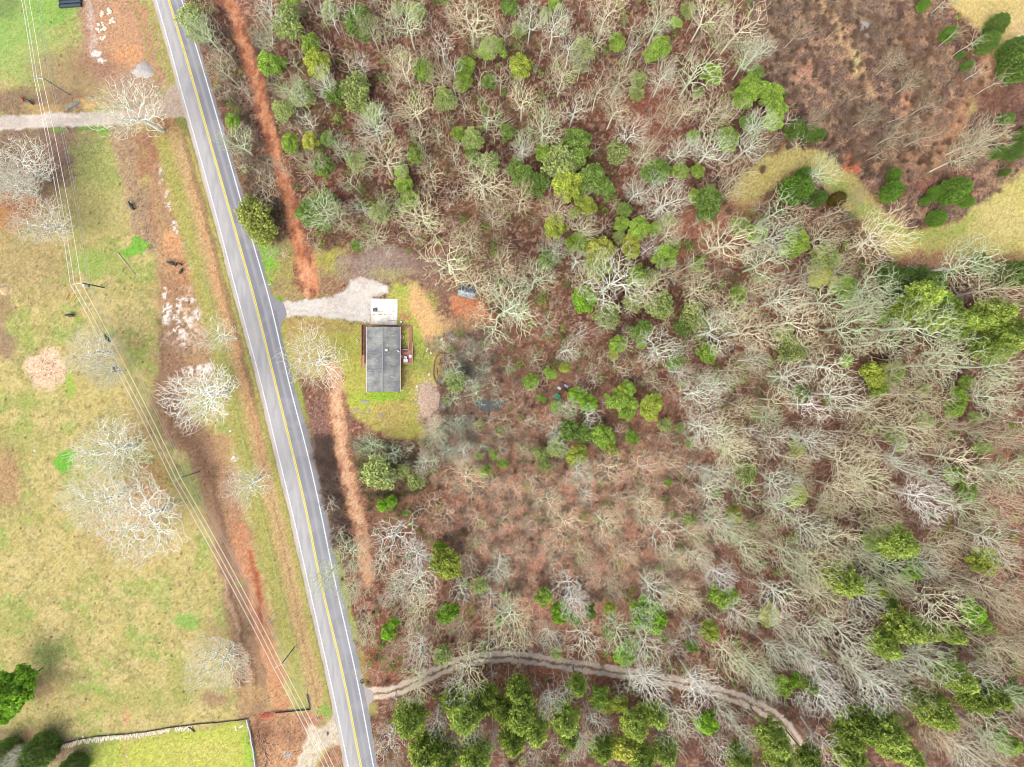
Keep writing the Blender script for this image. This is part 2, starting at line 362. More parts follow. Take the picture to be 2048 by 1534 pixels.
for (x, y, a) in [(35, 880, 50), (60, 1040, 26), (150, 1180, 16), (230, 1190, 12), (60, 800, 30), (20, 1250, 30), (480, 1170, 8), (55, 800, 20)]: ell(x, y, a, a * .6, (160, 172, 86), .6, st=.5)
ell(60, 1500, 130, 34, (146, 124, 102), .5, .4); ell(62, 1466, 24, 12, (204, 162, 116), .5, st=.9)
poly([(168, 1496), (300, 1472), (494, 1444), (514, 1500), (518, 1620), (165, 1620)], (188, 194, 84), 5, .3)
ell(250, 1500, 6, 40, (196, 172, 112), .6, st=.6); ell(390, 1505, 80, 24, (208, 200, 110), .6, st=.5); ell(500, 1500, 12, 44, (150, 196, 56), .6, st=.7); ell(200, 1500, 40, 30, (168, 184, 84), .6, st=.5)
poly([(497, 1437), (530, 1428), (622, 1420), (652, 1448), (628, 1470), (600, 1520), (590, 1620), (524, 1620), (510, 1520)], (184, 140, 104), 6, .45)
ell(520, 1475, 18, 34, (140, 100, 72), .5, .5, .8); ell(570, 1470, 30, 20, (156, 118, 90), .5, .4, .6); ell(560, 1520, 26, 26, (206, 158, 116), .5, .4, .8); ell(575, 1506, 9, 7, (170, 162, 152), .4)
poly([(628, 1534), (655, 1496), (690, 1486), (702, 1560), (628, 1640)], (176, 132, 98), 5, .35); ell(532, 1431, 16, 6, (196, 110, 84), .3, fine=True)
# bands beside the road, west
d = lw(gpy) - gpx; inb = sstep(238, 300, gpy) * (1 - sstep(1408, 1432, gpy))
dj = d + (N20 - .5) * 12
fullmask(inb * sstep(6, 9, d) * (1 - sstep(78, 90, dj)), (178, 170, 94), .28, .92)
fullmask(inb * sstep(18, 24, dj) * (1 - sstep(44, 56, dj)), (200, 168, 118), .3, .9)
fullmask(inb * sstep(330, 420, gpy) * (1 - sstep(900, 1000, gpy)) * sstep(24, 30, dj) * (1 - sstep(34, 40, dj)), (214, 158, 112), None, .6)
fullmask(inb * (1 - sstep(4, 7, abs(dj - 22))) * (1 - sstep(780, 900, gpy)), (142, 108, 84), None, .6)
fullmask(inb * (1 - sstep(1, 3, abs(dj - 34))) * sstep(700, 900, gpy), (170, 128, 88), None, .5)
fullmask(inb * (1 - sstep(2, 5, abs(dj - 64))) , (166, 176, 84), None, .5)
fullmask((1 - sstep(160, 180, gpy)) * sstep(6, 9, d) * (1 - sstep(14, 22, dj)), (176, 172, 96), .25, .9)
fullmask(sstep(3, 6, d) * (1 - sstep(9, 12, d)) * sstep(200, 260, gpy), (140, 134, 78), None, .6)
ell(368, 250, 12, 22, (122, 150, 60), .5, st=.7); ell(655, 1425, 12, 14, (134, 178, 70), .5, st=.9)
# --- east
e = gpx - rw(gpy); ej = e + (N20 - .5) * 10
fullmask(sstep(2, 6, e) * (1 - sstep(16, 24, ej)) * sstep(470, 500, gpy) * (1 - sstep(1270, 1300, gpy)), (156, 170, 80), .25, .9)
fullmask(sstep(2, 6, e) * (1 - sstep(24, 32, ej)) * sstep(1290, 1310, gpy) * (1 - sstep(1420, 1440, gpy)), (168, 164, 92), .25, .9)
fullmask(sstep(2, 6, e) * (1 - sstep(6, 12, ej)) * (1 - sstep(440, 480, gpy)), (150, 132, 106), .3, .7)
ell(655, 930, 46, 170, (146, 112, 98), .4, .45, .8); ell(745, 960, 70, 110, (146, 108, 84), .5, .45, .6); ell(760, 925, 50, 40, (150, 142, 88), .6, .4, .5)
poly([(505, 440), (560, 470), (600, 500), (690, 500), (700, 560), (650, 600), (570, 606), (548, 590), (520, 520)], (172, 152, 100), 9, .35)
ell(540, 515, 17, 48, (128, 186, 58), .5, st=.9); ell(570, 530, 24, 30, (166, 160, 88), .5, st=.6); ell(660, 520, 26, 22, (176, 176, 70), .5, .3, .85, False, .42); ell(562, 598, 8, 4, (110, 180, 50), .4); ell(665, 570, 36, 18, (160, 120, 96), .5, .4, .7)
ell(760, 530, 80, 36, (166, 146, 134), .5, .3, .9); ell(860, 530, 60, 24, (146, 122, 108), .5, .35, .8); ell(775, 550, 40, 12, (176, 172, 106), .5, st=.6); ell(860, 580, 50, 40, (150, 118, 100), .5, .4, .7)
lawn = [(562, 655), (575, 641), (610, 634), (700, 645), (740, 652), (770, 600), (790, 560), (830, 570), (880, 640), (892, 690), (880, 760), (862, 800), (858, 850), (850, 885), (800, 876), (740, 852), (700, 830), (690, 780), (660, 750), (600, 745), (578, 720)]
poly(lawn, (190, 184, 92), 7, .28)
ell(700, 720, 26, 70, (186, 186, 80), .5, st=.7); ell(768, 795, 50, 14, (152, 196, 48), .5, st=.9); ell(845, 705, 26, 50, (160, 194, 66), .5, st=.85); ell(715, 800, 22, 20, (176, 190, 70), .5, st=.7); ell(860, 620, 20, 40, (176, 176, 84), .5, st=.6); ell(870, 660, 12, 10, (150, 192, 66), .5, st=.8)
ell(790, 835, 50, 30, (198, 170, 104), .5, st=.6); ell(830, 850, 40, 28, (186, 180, 84), .5, st=.5); ell(600, 660, 40, 18, (184, 148, 96), .5, st=.6); ell(640, 655, 60, 10, (184, 152, 98), .5, st=.6); ell(803, 580, 16, 14, (160, 188, 80), .5, st=.7)
poly([(815, 568), (840, 580), (870, 620), (900, 640), (955, 620), (965, 650), (930, 670), (880, 668), (868, 690), (840, 670), (828, 620)], (226, 184, 126), 7, .25, .95)
poly([(905, 590), (960, 600), (990, 640), (950, 650), (905, 635)], (216, 142, 100), 8, .3, .8); ell(812, 636, 8, 8, (196, 134, 98), .5, st=.8)
ell(857, 800, 24, 40, (206, 180, 156), .35, .5); ell(872, 850, 18, 32, (204, 176, 156), .35, .5); ell(900, 850, 50, 60, (124, 106, 92), .5, .45, .7); ell(920, 690, 50, 50, (130, 110, 96), .5, .45, .7); ell(950, 780, 60, 60, (114, 102, 92), .5, .45, .6); ell(920, 905, 50, 40, (110, 94, 84), .5, .45, .7)
ell(620, 720, 46, 46, (196, 168, 118), .5, .3, .6)
up_clay = [(448, -40), (455, 0), (474, 34), (484, 80), (500, 125), (515, 165), (523, 210), (538, 260), (556, 320), (574, 380), (584, 430), (598, 480)]
line(up_clay, 24, (218, 146, 104), 5, .25, .95, True); poly([(584, 470), (606, 470), (628, 505), (637, 550), (638, 585), (618, 592), (604, 570), (590, 520)], (220, 148, 104), 5, .25, .95, True)
line([(462, 10), (484, 70), (506, 140), (528, 225), (545, 300)], 5, (196, 108, 66), 3, None, .6, True); line([(470, 30), (500, 120), (520, 200)], 4, (232, 172, 130), 2, None, .6, True); ell(606, 505, 18, 14, (150, 92, 66), .5, None, .6, False, .48)
line([(601, 500), (612, 580)], 4, (186, 110, 74), 2, None, .6, True); ell(612, 545, 16, 30, (238, 178, 138), .5, None, .6, True, .5)
for (x_, y_) in np.stack([np.interp(np.linspace(-20, 590, 60), [q_[1] for q_ in up_clay] + [590], [q_[0] for q_ in up_clay] + [615]), np.linspace(-20, 590, 60)], 1):
    sd_ = nr.choice([-1, 1]); ell(x_ + sd_ * nr.uniform(8, 18), y_ + nr.uniform(-6, 6), nr.uniform(3, 8), nr.uniform(5, 12), (160, 104, 80), .4, .4, .8, True); ell(x_ + nr.uniform(-8, 8), y_, nr.uniform(2, 5), nr.uniform(4, 12), [(236, 172, 128), (196, 116, 76)][nr.randint(2)], .5, None, .6, True)
lo = [(666, 740), (673, 790), (676, 830), (680, 880), (692, 935), (702, 985), (715, 1035), (724, 1080), (732, 1125), (736, 1150)]
line(lo, 31, (222, 172, 130), 5, .3, .95, True); line(lo, 8, (232, 188, 150), 5, .3, .6, True); ell(672, 836, 16, 6, (170, 120, 92), .5, None, .7, True, .45); ell(738, 1168, 9, 8, (226, 178, 136), .5, None, .9, True); ell(744, 1215, 10, 9, (206, 152, 110), .5, None, .5, True, .45); ell(716, 1055, 14, 7, (160, 112, 88), .5, None, .6, True, .45); ell(770, 1322, 9, 4, (228, 178, 120), .5, None, .7, True)
for (x_, y_) in np.stack([np.interp(np.linspace(750, 1140, 40), [q_[1] for q_ in lo], [q_[0] for q_ in lo]), np.linspace(750, 1140, 40)], 1):
    sd_ = nr.choice([-1, 1]); ell(x_ + sd_ * nr.uniform(12, 22), y_ + nr.uniform(-6, 6), nr.uniform(3, 8), nr.uniform(5, 12), (160, 112, 88), .4, .4, .8, True); ell(x_ + nr.uniform(-10, 10), y_, nr.uniform(2, 5), nr.uniform(3, 7), [(240, 196, 160), (186, 132, 100)][nr.randint(2)], .5, None, .6, True)
for (x, y, a, b, c, s_) in [(1180, 1020, 280, 200, (206, 154, 126), .9), (1050, 1120, 170, 110, (198, 150, 124), .8), (1400, 470, 110, 60, (182, 122, 98), .8), (1300, 250, 60, 90, (176, 110, 88), .6), (980, 740, 160, 70, (150, 112, 94), .5), (770, 1330, 50, 40, (160, 100, 76), .8), (1120, 1350, 130, 30, (178, 118, 86), .8), (1700, 1000, 300, 200, (132, 96, 82), .6), (1800, 1330, 260, 200, (104, 80, 68), .6), (1150, 1450, 300, 80, (112, 84, 70), .7), (1450, 1450, 200, 80, (104, 76, 66), .6), (2020, 990, 60, 120, (160, 112, 92), .7), (1700, 720, 40, 40, (140, 96, 80), .5), (1540, 590, 40, 60, (186, 118, 92), .6)]:
    ell(x, y, a, b, c, .6, .42, s_)
# clearing, upper right
clr = [(1490, -60), (1840, -60), (1900, 40), (1960, 150), (2100, 200), (2100, 330), (1990, 400), (1920, 440), (1820, 452), (1720, 360), (1640, 320), (1590, 280), (1590, 220), (1530, 130), (1500, 60)]
poly(clr, (138, 112, 94), 12, .5)
w = window(clr, 20); mm = (1 - sstep(-10, 10, sd_poly(clr, qx[w], qy[w])))
put(w, mm * sstep(.5, .6, fbm(gpx, gpy, 22, 61, 4)[w]), (110, 86, 78), .6, .8); put(w, mm * sstep(.52, .62, fbm(gpx, gpy, 14, 62, 3)[w]), (190, 152, 118), .5, .6); put(w, mm * sstep(.52, .62, fbm(gpx, gpy, 70, 63, 3)[w]), (128, 112, 94), .5, .5)
line([(1640, 0), (1690, 80), (1722, 145), (1740, 190)], 16, (206, 170, 124), 7, .4, .8); ell(1712, 128, 8, 22, (222, 206, 140), .5, st=.8); ell(1810, 212, 14, 24, (216, 158, 124), .5, .4, .8); ell(1612, 145, 24, 18, (206, 150, 124), .5, .4, .7)
ell(1860, 300, 70, 60, (180, 134, 104), .5, .4, .6); line([(1975, 130), (1945, 200), (1900, 270), (1860, 330)], 34, (198, 152, 112), 10, .3, .8); ell(1942, 215, 10, 16, (190, 184, 100), .5, st=.7); ell(1702, 330, 16, 22, (200, 112, 78), .5, .5, .9); ell(1895, 375, 60, 24, (158, 96, 82), .5, .4, .5); ell(2000, 200, 60, 34, (128, 88, 74), .5, .4, .8)
line([(1470, 420), (1510, 370), (1550, 330), (1590, 318), (1640, 330), (1690, 375), (1740, 430), (1790, 480)], 56, (194, 180, 108), 9, .28, .95)
poly([(1780, 470), (1850, 462), (1920, 440), (1985, 392), (2100, 300), (2100, 520), (2040, 540), (1960, 540), (1900, 530), (1800, 520), (1770, 500)], (202, 190, 110), 8, .28)
line([(1640, 345), (1690, 385), (1750, 440), (1820, 475), (1900, 468), (1960, 430)], 16, (172, 186, 92), 8, .25, .85); ell(1860, 520, 70, 18, (192, 138, 106), .5, .35, .8); ell(2000, 520, 60, 14, (186, 134, 100), .5, .35, .7); ell(2000, 440, 46, 40, (214, 198, 130), .5, st=.6); ell(1460, 430, 60, 30, (188, 130, 104), .5, .35, .8)
poly([(1860, -60), (2100, -60), (2100, 180), (2000, 150), (1975, 70), (1935, 40), (1900, 10)], (212, 190, 120), 8, .25); ell(1990, 60, 20, 30, (204, 176, 110), .5, st=.6); ell(2040, 60, 24, 30, (226, 196, 140), .5, st=.7)
# manure and clods
spots = nr.rand(620, 2) * [470, 1480]
dark = np.zeros(C.shape[:2])
px0 = gpx[ny // 2]; py0 = gpy[:, nx // 2]
for (x, y) in spots:
    if x > lw(y) - 90: continue
    if y < 560 and nr.rand() < .55: continue
    i0 = np.searchsorted(px0, x); j0 = len(py0) - np.searchsorted(py0[::-1], y); r = 1
    sl = (slice(max(0, j0 - r), j0 + r), slice(max(0, i0 - r), i0 + r)); dark[sl] = np.maximum(dark[sl], (.2 + .6 * nr.rand()) * (nr.rand(*dark[sl].shape) < .75))
for (x, y) in np.stack([93 + nr.randn(150) * 20, 737 + nr.randn(150) * 18], 1):
    i0 = np.searchsorted(px0, x); j0 = len(py0) - np.searchsorted(py0[::-1], y); dark[j0, i0] = .6
fullmask(dark, (92, 72, 50))

def drive_colour():
    """surfaces laid over the soil share the colour field; each is cut out of it as its own sheet"""
    m = {}
    tr = [(-80, 247), (0, 247), (100, 240), (190, 238), (250, 236), (300, 226), (345, 205)]
    dA = np.minimum(sd_line(tr, fx_, fy_) - 14, sd_poly([(335, 182), (356, 163), (374, 205), (386, 240), (360, 234), (330, 236)], fx_, fy_))
    m['track_west'] = dA
    m['driveway'] = sd_poly([(566, 604), (612, 599), (652, 596), (687, 584), (700, 561), (720, 552), (750, 564), (778, 574), (776, 584), (745, 594), (743, 646), (702, 642), (652, 636), (612, 632), (570, 636)], fx_, fy_)
    m['lower_drive'] = sd_poly([(612, 1458), (622, 1449), (636, 1457), (651, 1451), (660, 1437), (670, 1424), (692, 1500), (670, 1488), (654, 1496), (639, 1510), (628, 1536), (620, 1660), (570, 1660), (589, 1534), (604, 1500), (612, 1475)], fx_, fy_)
    return m
SD = drive_colour()
a = (slice(None), slice(None))
k = 1 - sstep(-4, 3, SD['track_west']); put(a, k, (222, 210, 196), .14); put(a, k * sstep(200, 260, gpx) , (200, 172, 148), .25, .8); put(a, k * sstep(.5, .6, fbm(gpx, gpy * 4, 40, 71, 3)) * (1 - sstep(180, 230, gpx)), (194, 180, 168), None, .6)
k = 1 - sstep(-4, 3, SD['driveway']); put(a, k, (228, 221, 210), .14); put(a, k * sstep(.5, .62, N20), (212, 200, 188), .16, .6)
ell(768, 578, 9, 7, (240, 236, 228), .4, None, .9, True); line([(580, 616), (650, 614), (700, 610), (735, 600)], 8, (226, 216, 208), 4, st=.6); line([(585, 626), (700, 628)], 4, (196, 184, 176), 3, st=.5)
k = 1 - sstep(-4, 3, SD['lower_drive']); put(a, k, (222, 208, 182), .25); put(a, k * sstep(.5, .6, fbm(gpx * 2.4 + gpy, gpy * .6 - gpx * .8, 12, 72, 3)), (198, 182, 152), None, .6)
TR = [(722, 1388), (745, 1389), (790, 1384), (830, 1366), (880, 1340), (930, 1322), (980, 1314), (1040, 1314), (1110, 1326), (1180, 1336), (1280, 1352), (1380, 1369), (1460, 1390), (1520, 1414), (1566, 1444), (1594, 1482), (1617, 1536), (1645, 1640)]
tp = np.array(TR, float); tl = np.concatenate([[0], np.cumsum(np.hypot(*np.diff(tp, axis=0).T))]); tt = np.arange(0, tl[-1], 6.)
TRS = np.stack([np.interp(tt, tl, tp[:, 0]), np.interp(tt, tl, tp[:, 1])], 1)
for c_ in (0, 1): TRS[:, c_] = np.convolve(np.pad(TRS[:, c_], 4, mode='reflect', reflect_type='odd'), np.ones(9) / 9, 'valid')
w = window(TRS, 40); SDT = np.full(GX.shape, 1e3); SDT[w] = sd_line(TRS[::2], fx_[w], fy_[w])
put(w, 1 - sstep(9, 17, SDT[w]), (150, 124, 100), .3, .8); put(w, 1 - sstep(3.4, 6., abs(SDT[w] - 7)), (224, 206, 186), .18, .97)
SD['track_wood'] = SDT - 13

grain = 1 + nr.randn(*A.shape) * np.clip(A * .55, 0, .3) + (vnoise(gpx / 4.5, gpy / 4.5, 99) - .5) * A * .9
warmth = nr.randn(*A.shape) * .05
C *= np.clip(grain, .3, 1.9)[..., None]; C[..., 0] *= 1 + warmth; C[..., 2] *= 1 - warmth
far_ = sstep(170, 240, np.maximum(abs(GX), abs(GY) * 1.25))[..., None]; C[:] = C * (1 - far_) + far_ * np.where((GX < -30)[..., None], lin((186, 176, 118)), lin((150, 132, 110)))
lum_ = C.mean(-1, keepdims=True); C += (lum_ - C) * .07
Cb = C * KALB
V = np.stack([GX, GY, np.zeros_like(GX)], -1).reshape(-1, 3)
idx = np.arange(nx * ny).reshape(ny, nx)
F = np.stack([idx[:-1, :-1], idx[:-1, 1:], idx[1:, 1:], idx[1:, :-1]], -1)
g = link("ground", np_mesh("ground", V, F.reshape(-1, 4), M_GROUND, {"rough_amt": A}, Cb.reshape(-1, 3)))
tag(g, "meadow, bare dirt and brown leaf litter of the whole site", kind='structure')
def cut_sheet(name, sdist, z, label):
    inside = sdist < -1.0; cell = inside[:-1, :-1] & inside[:-1, 1:] & inside[1:, 1:] & inside[1:, :-1]
    f = F[cell]; u, inv = np.unique(f.ravel(), return_inverse=True); v = V[u].copy(); v[:, 2] = z
    o = link(name, np_mesh(name, v, inv.reshape(-1, 4), M_GROUND, {"rough_amt": A.ravel()[u]}, Cb.reshape(-1, 3)[u])); return tag(o, label, kind='structure')
cut_sheet("gravel_track", SD['track_west'], .008, "pale farm track crossing the pasture to the road")
cut_sheet("gravel_driveway", SD['driveway'], .008, "pale grey gravel driveway leading to the concrete pad")
cut_sheet("gravel_entrance", SD['lower_drive'], .008, "cream gravel entrance curving off the road")
cut_sheet("dirt_track", SD['track_wood'], .008, "two pale ruts of the curved track through the wood")

# ------------------------------------------------------------------ road with shoulder, apron and lines
def strip(name, offs, colf, z, mat, parent=None):
    """offs: list of functions y->px x; a sheet along the road"""
    yy = np.arange(-200, 1741, 3.); rows = []; cols = []
    for o in offs: rows.append(o(yy))
    PX = np.array(rows).T; PY = np.repeat(yy[:, None], PX.shape[1], 1)
    X, Y = PP(PX, PY, 0.0); v = np.stack([X, Y, np.full_like(X, z)], -1)
    n, m_ = X.shape; ii = np.arange(n * m_).reshape(n, m_); f = np.stack([ii[:-1, :-1], ii[1:, :-1], ii[1:, 1:], ii[:-1, 1:]], -1).reshape(-1, 4)
    c = colf(PX, PY); return link(name, np_mesh(name, v.reshape(-1, 3), f, mat, None, c.reshape(-1, 3)), parent)
def edge_n(y, s): return (vnoise(y / 7., y * 0 + s, 5) - .5) * 3 + (vnoise(y / 31., y * 0 + s, 6) - .5) * 3
def rR(y):
    base = rw(y) + 6 + np.interp(y, [0, 700, 900, 1300, 1534], [1, 1, 6, 5, 3])
    return base + edge_n(y, 3.3)
def rL(y): return lw(y) - 8 + edge_n(y, 7.7) * .8
def roadcol(PX, PY):
    l, y_, r = lw(PY), ye(PY), rw(PY); u = np.where(PX < y_, (PX - l) / (y_ - l) - 1, (PX - y_) / (r - y_))   # -1..0..1
    c = np.zeros(PX.shape + (3,)) + lin((190, 189, 188))
    def mx(m, col): c[:] = c + (lin(col) - c) * np.clip(m, 0, 1)[..., None]
    mx(u > 0, (152, 154, 160))
    g_ = lambda u0, wd: np.exp(-((u - u0) / wd) ** 2)
    mx(g_(-.75, .09) * .5, (196, 192, 194)); mx(g_(-.5, .1) * .8, (204, 196, 190)); mx(g_(-.22, .1) * .45, (160, 162, 170))
    mx(g_(.2, .1) * .5, (124, 128, 136)); mx(g_(.5, .09) * .75, (182, 174, 176)); mx(g_(.78, .1) * .5, (126, 130, 138)); mx(g_(.35, .06) * .4, (128, 132, 146))
    mx(np.clip((-1 - u) / .1, 0, 1), (214, 202, 192)); mx(np.clip((-1 - u) / .1 - 1.6, 0, 1), (202, 182, 160))
    mx(np.clip((u - 1.02) / .08, 0, 1), (138, 136, 142)); mx(np.clip((u - 1.28) / .2, 0, 1), (140, 136, 124))
    low = sstep(600, 1300, PY); mx(low * (u > 0) * .35, (172, 174, 178)); mx(low * (u < 0) * .25, (196, 196, 198))
    n = fbm(PX * 2.4, PY * .25, 9, 81, 3); mx(sstep(.5, .66, n) * .35, (150, 150, 156)); n2 = fbm(PX, PY, 30, 83, 3); mx(sstep(.52, .64, n2) * .22, (196, 192, 192))
    return c * KALB
NR = 44
offs = [(lambda y, t=t: rL(y) * (1 - t) + rR(y) * t) for t in np.linspace(0, 1, NR)]
road = strip("road", offs, roadcol, .02, M_ROAD); tag(road, "two lane asphalt road with pale worn wheel tracks", kind='structure')
def const(col): return lambda X, Y: np.zeros(X.shape + (3,)) + lin(col) * KALB
def linecol(col, dirt, s):
    def f(X, Y):
        c = np.zeros(X.shape + (3,)) + lin(col); n = vnoise(X * .4, Y / 5., s); c += (lin(dirt) - c) * (sstep(.55, .9, n) * .55)[..., None]; return c * KALB
    return f
M_PAINT = mat_vcol("road_paint", .6, .06, 9.)
o = strip("white_edge_line", [lambda y: lw(y) - 1.1, lambda y: lw(y) + 1.0], linecol((246, 244, 240), (200, 196, 192), 4), .024, M_PAINT, road)
o = strip("white_edge_line", [lambda y: rw(y) - 1.0, lambda y: rw(y) + 1.0], linecol((248, 248, 248), (196, 198, 204), 5), .024, M_PAINT, road)
o = strip("yellow_centre_line", [lambda y: ye(y) - 2.2, lambda y: ye(y) - .5], linecol((250, 226, 92), (220, 200, 120), 6), .024, M_PAINT, road)
o = strip("yellow_centre_line", [lambda y: ye(y) + .5, lambda y: ye(y) + 2.2], linecol((250, 226, 92), (220, 200, 120), 7), .024, M_PAINT, road)
def flat(name, pts, z, mat, label, parent=None, h=0.):
    mb = MB(); mb.quad(*[tuple(P(x, y)[:2]) + (z,) for x, y in reversed(pts)]); o = mb.build(name, mat, parent); tag(o, label, kind='structure'); return o
M_APRON = mat_plain("apron_asphalt", (150, 148, 156), .12, 3., .9); M_APRON2 = mat_plain("worn_apron", (182, 172, 168), .12, 3., .9)
flat("driveway_apron", [(543, 588), (552, 600), (566, 605), (571, 616), (574, 630), (568, 640), (562, 650), (561, 668), (566, 700), (560, 690), (545, 620)], .012, M_APRON, "dark asphalt apron where the house driveway meets the road")
flat("track_apron", [(712, 1345), (722, 1362), (734, 1376), (746, 1382), (748, 1398), (738, 1410), (736, 1440), (741, 1470), (733, 1450), (716, 1380)], .012, M_APRON2, "grey apron where the curved wood track meets the road")
# concrete pad
M_CONC, nt, b = nodes("concrete_slab")
n = tex_noise(nt, .5, 4, .6); n2 = tex_noise(nt, 2.5, 4, .7)
c = mixc(nt, maprange(nt, n.outputs["Fac"], .45, .6, 0, 1), alb(255, 253, 248, 1.1), alb(240, 230, 210)); L(nt, mul(nt, c, maprange(nt, n2.outputs["Fac"], .3, .7, .93, 1.05)), b.inputs["Base Color"]); b.inputs["Roughness"].default_value = .8
pad = thing("concrete_pad", "square pale concrete parking pad between the gravel driveway and the house", "pad")
qs = [P(742, 597), P(795.5, 597.5), P(795, 650), P(741.5, 649)]
mc = MB()
def bil(u, v): return (qs[3] * (1 - u) + qs[2] * u) * (1 - v) + (qs[0] * (1 - u) + qs[1] * u) * v
for i in range(2):
    for j in range(2):
        u0, u1 = .004 + i * .5, .496 + i * .5; v0, v1 = .004 + j * .5, .496 + j * .5
        mc.prism([tuple(bil(u0, v0)[:2]), tuple(bil(u1, v0)[:2]), tuple(bil(u1, v1)[:2]), tuple(bil(u0, v1)[:2])], 0, .12)
mc.build("slab", M_CONC, pad)
mj = MB()
mj.box(bil(.5, .5) + Vector((0, 0, .06)), (.04, 6.4, .08)); mj.box(bil(.5, .5) + Vector((0, 0, .062)), (6.4, .04, .08)); mj.build("joint", mat_plain("joint_dark", (150, 140, 124), .1), pad)
M_STAIN = mat_plain("slab_stain", (176, 156, 130), .25, 4.)
for (x0, y0, x1, y1, wd) in [(757, 629.5, 764, 629, .16), (768, 629, 776, 630.5, .16), (745, 629, 752, 628, .1), (776, 640.5, 793, 641.5, .12), (786, 625, 787, 636, .08), (778, 629, 786, 628.5, .1)]:
    ms = MB(); a_, b_ = P(x0, y0), P(x1, y1); dd = b_ - a_; ms.box((a_ + b_) / 2 + Vector((0, 0, .122)), (dd.length, wd, .004), math.atan2(dd.y, dd.x)); ms.build("stain", M_STAIN, pad)

# ------------------------------------------------------------------ tree shapes
def prisms(seg, n=3):
    """seg rows: p0(3) p1(3) r0 r1 tip -> verts, quads, tip"""
    s = np.asarray(seg, float); p0, p1 = s[:, :3], s[:, 3:6]; d = p1 - p0; d /= np.linalg.norm(d, axis=1, keepdims=True) + 1e-9
    h = np.where(np.abs(d[:, 2:3]) < .9, [[0, 0, 1.]], [[1., 0, 0]]); a = np.cross(d, h); a /= np.linalg.norm(a, axis=1, keepdims=True); b = np.cross(d, a)
    V = []
    for p, r in ((p0, s[:, 6:7]), (p1, s[:, 7:8])):
        for j in range(n):
            t = 2 * math.pi * j / n; V.append(p + (a * math.cos(t) + b * math.sin(t)) * r)
    V = np.stack(V, 1); N = len(s); base = (np.arange(N) * 2 * n)[:, None, None]
    q = np.array([[j, (j + 1) % n, n + (j + 1) % n, n + j] for j in range(n)])[None]
    return V.reshape(-1, 3), (q + base).reshape(-1, 4), np.repeat(s[:, 8], 2 * n)

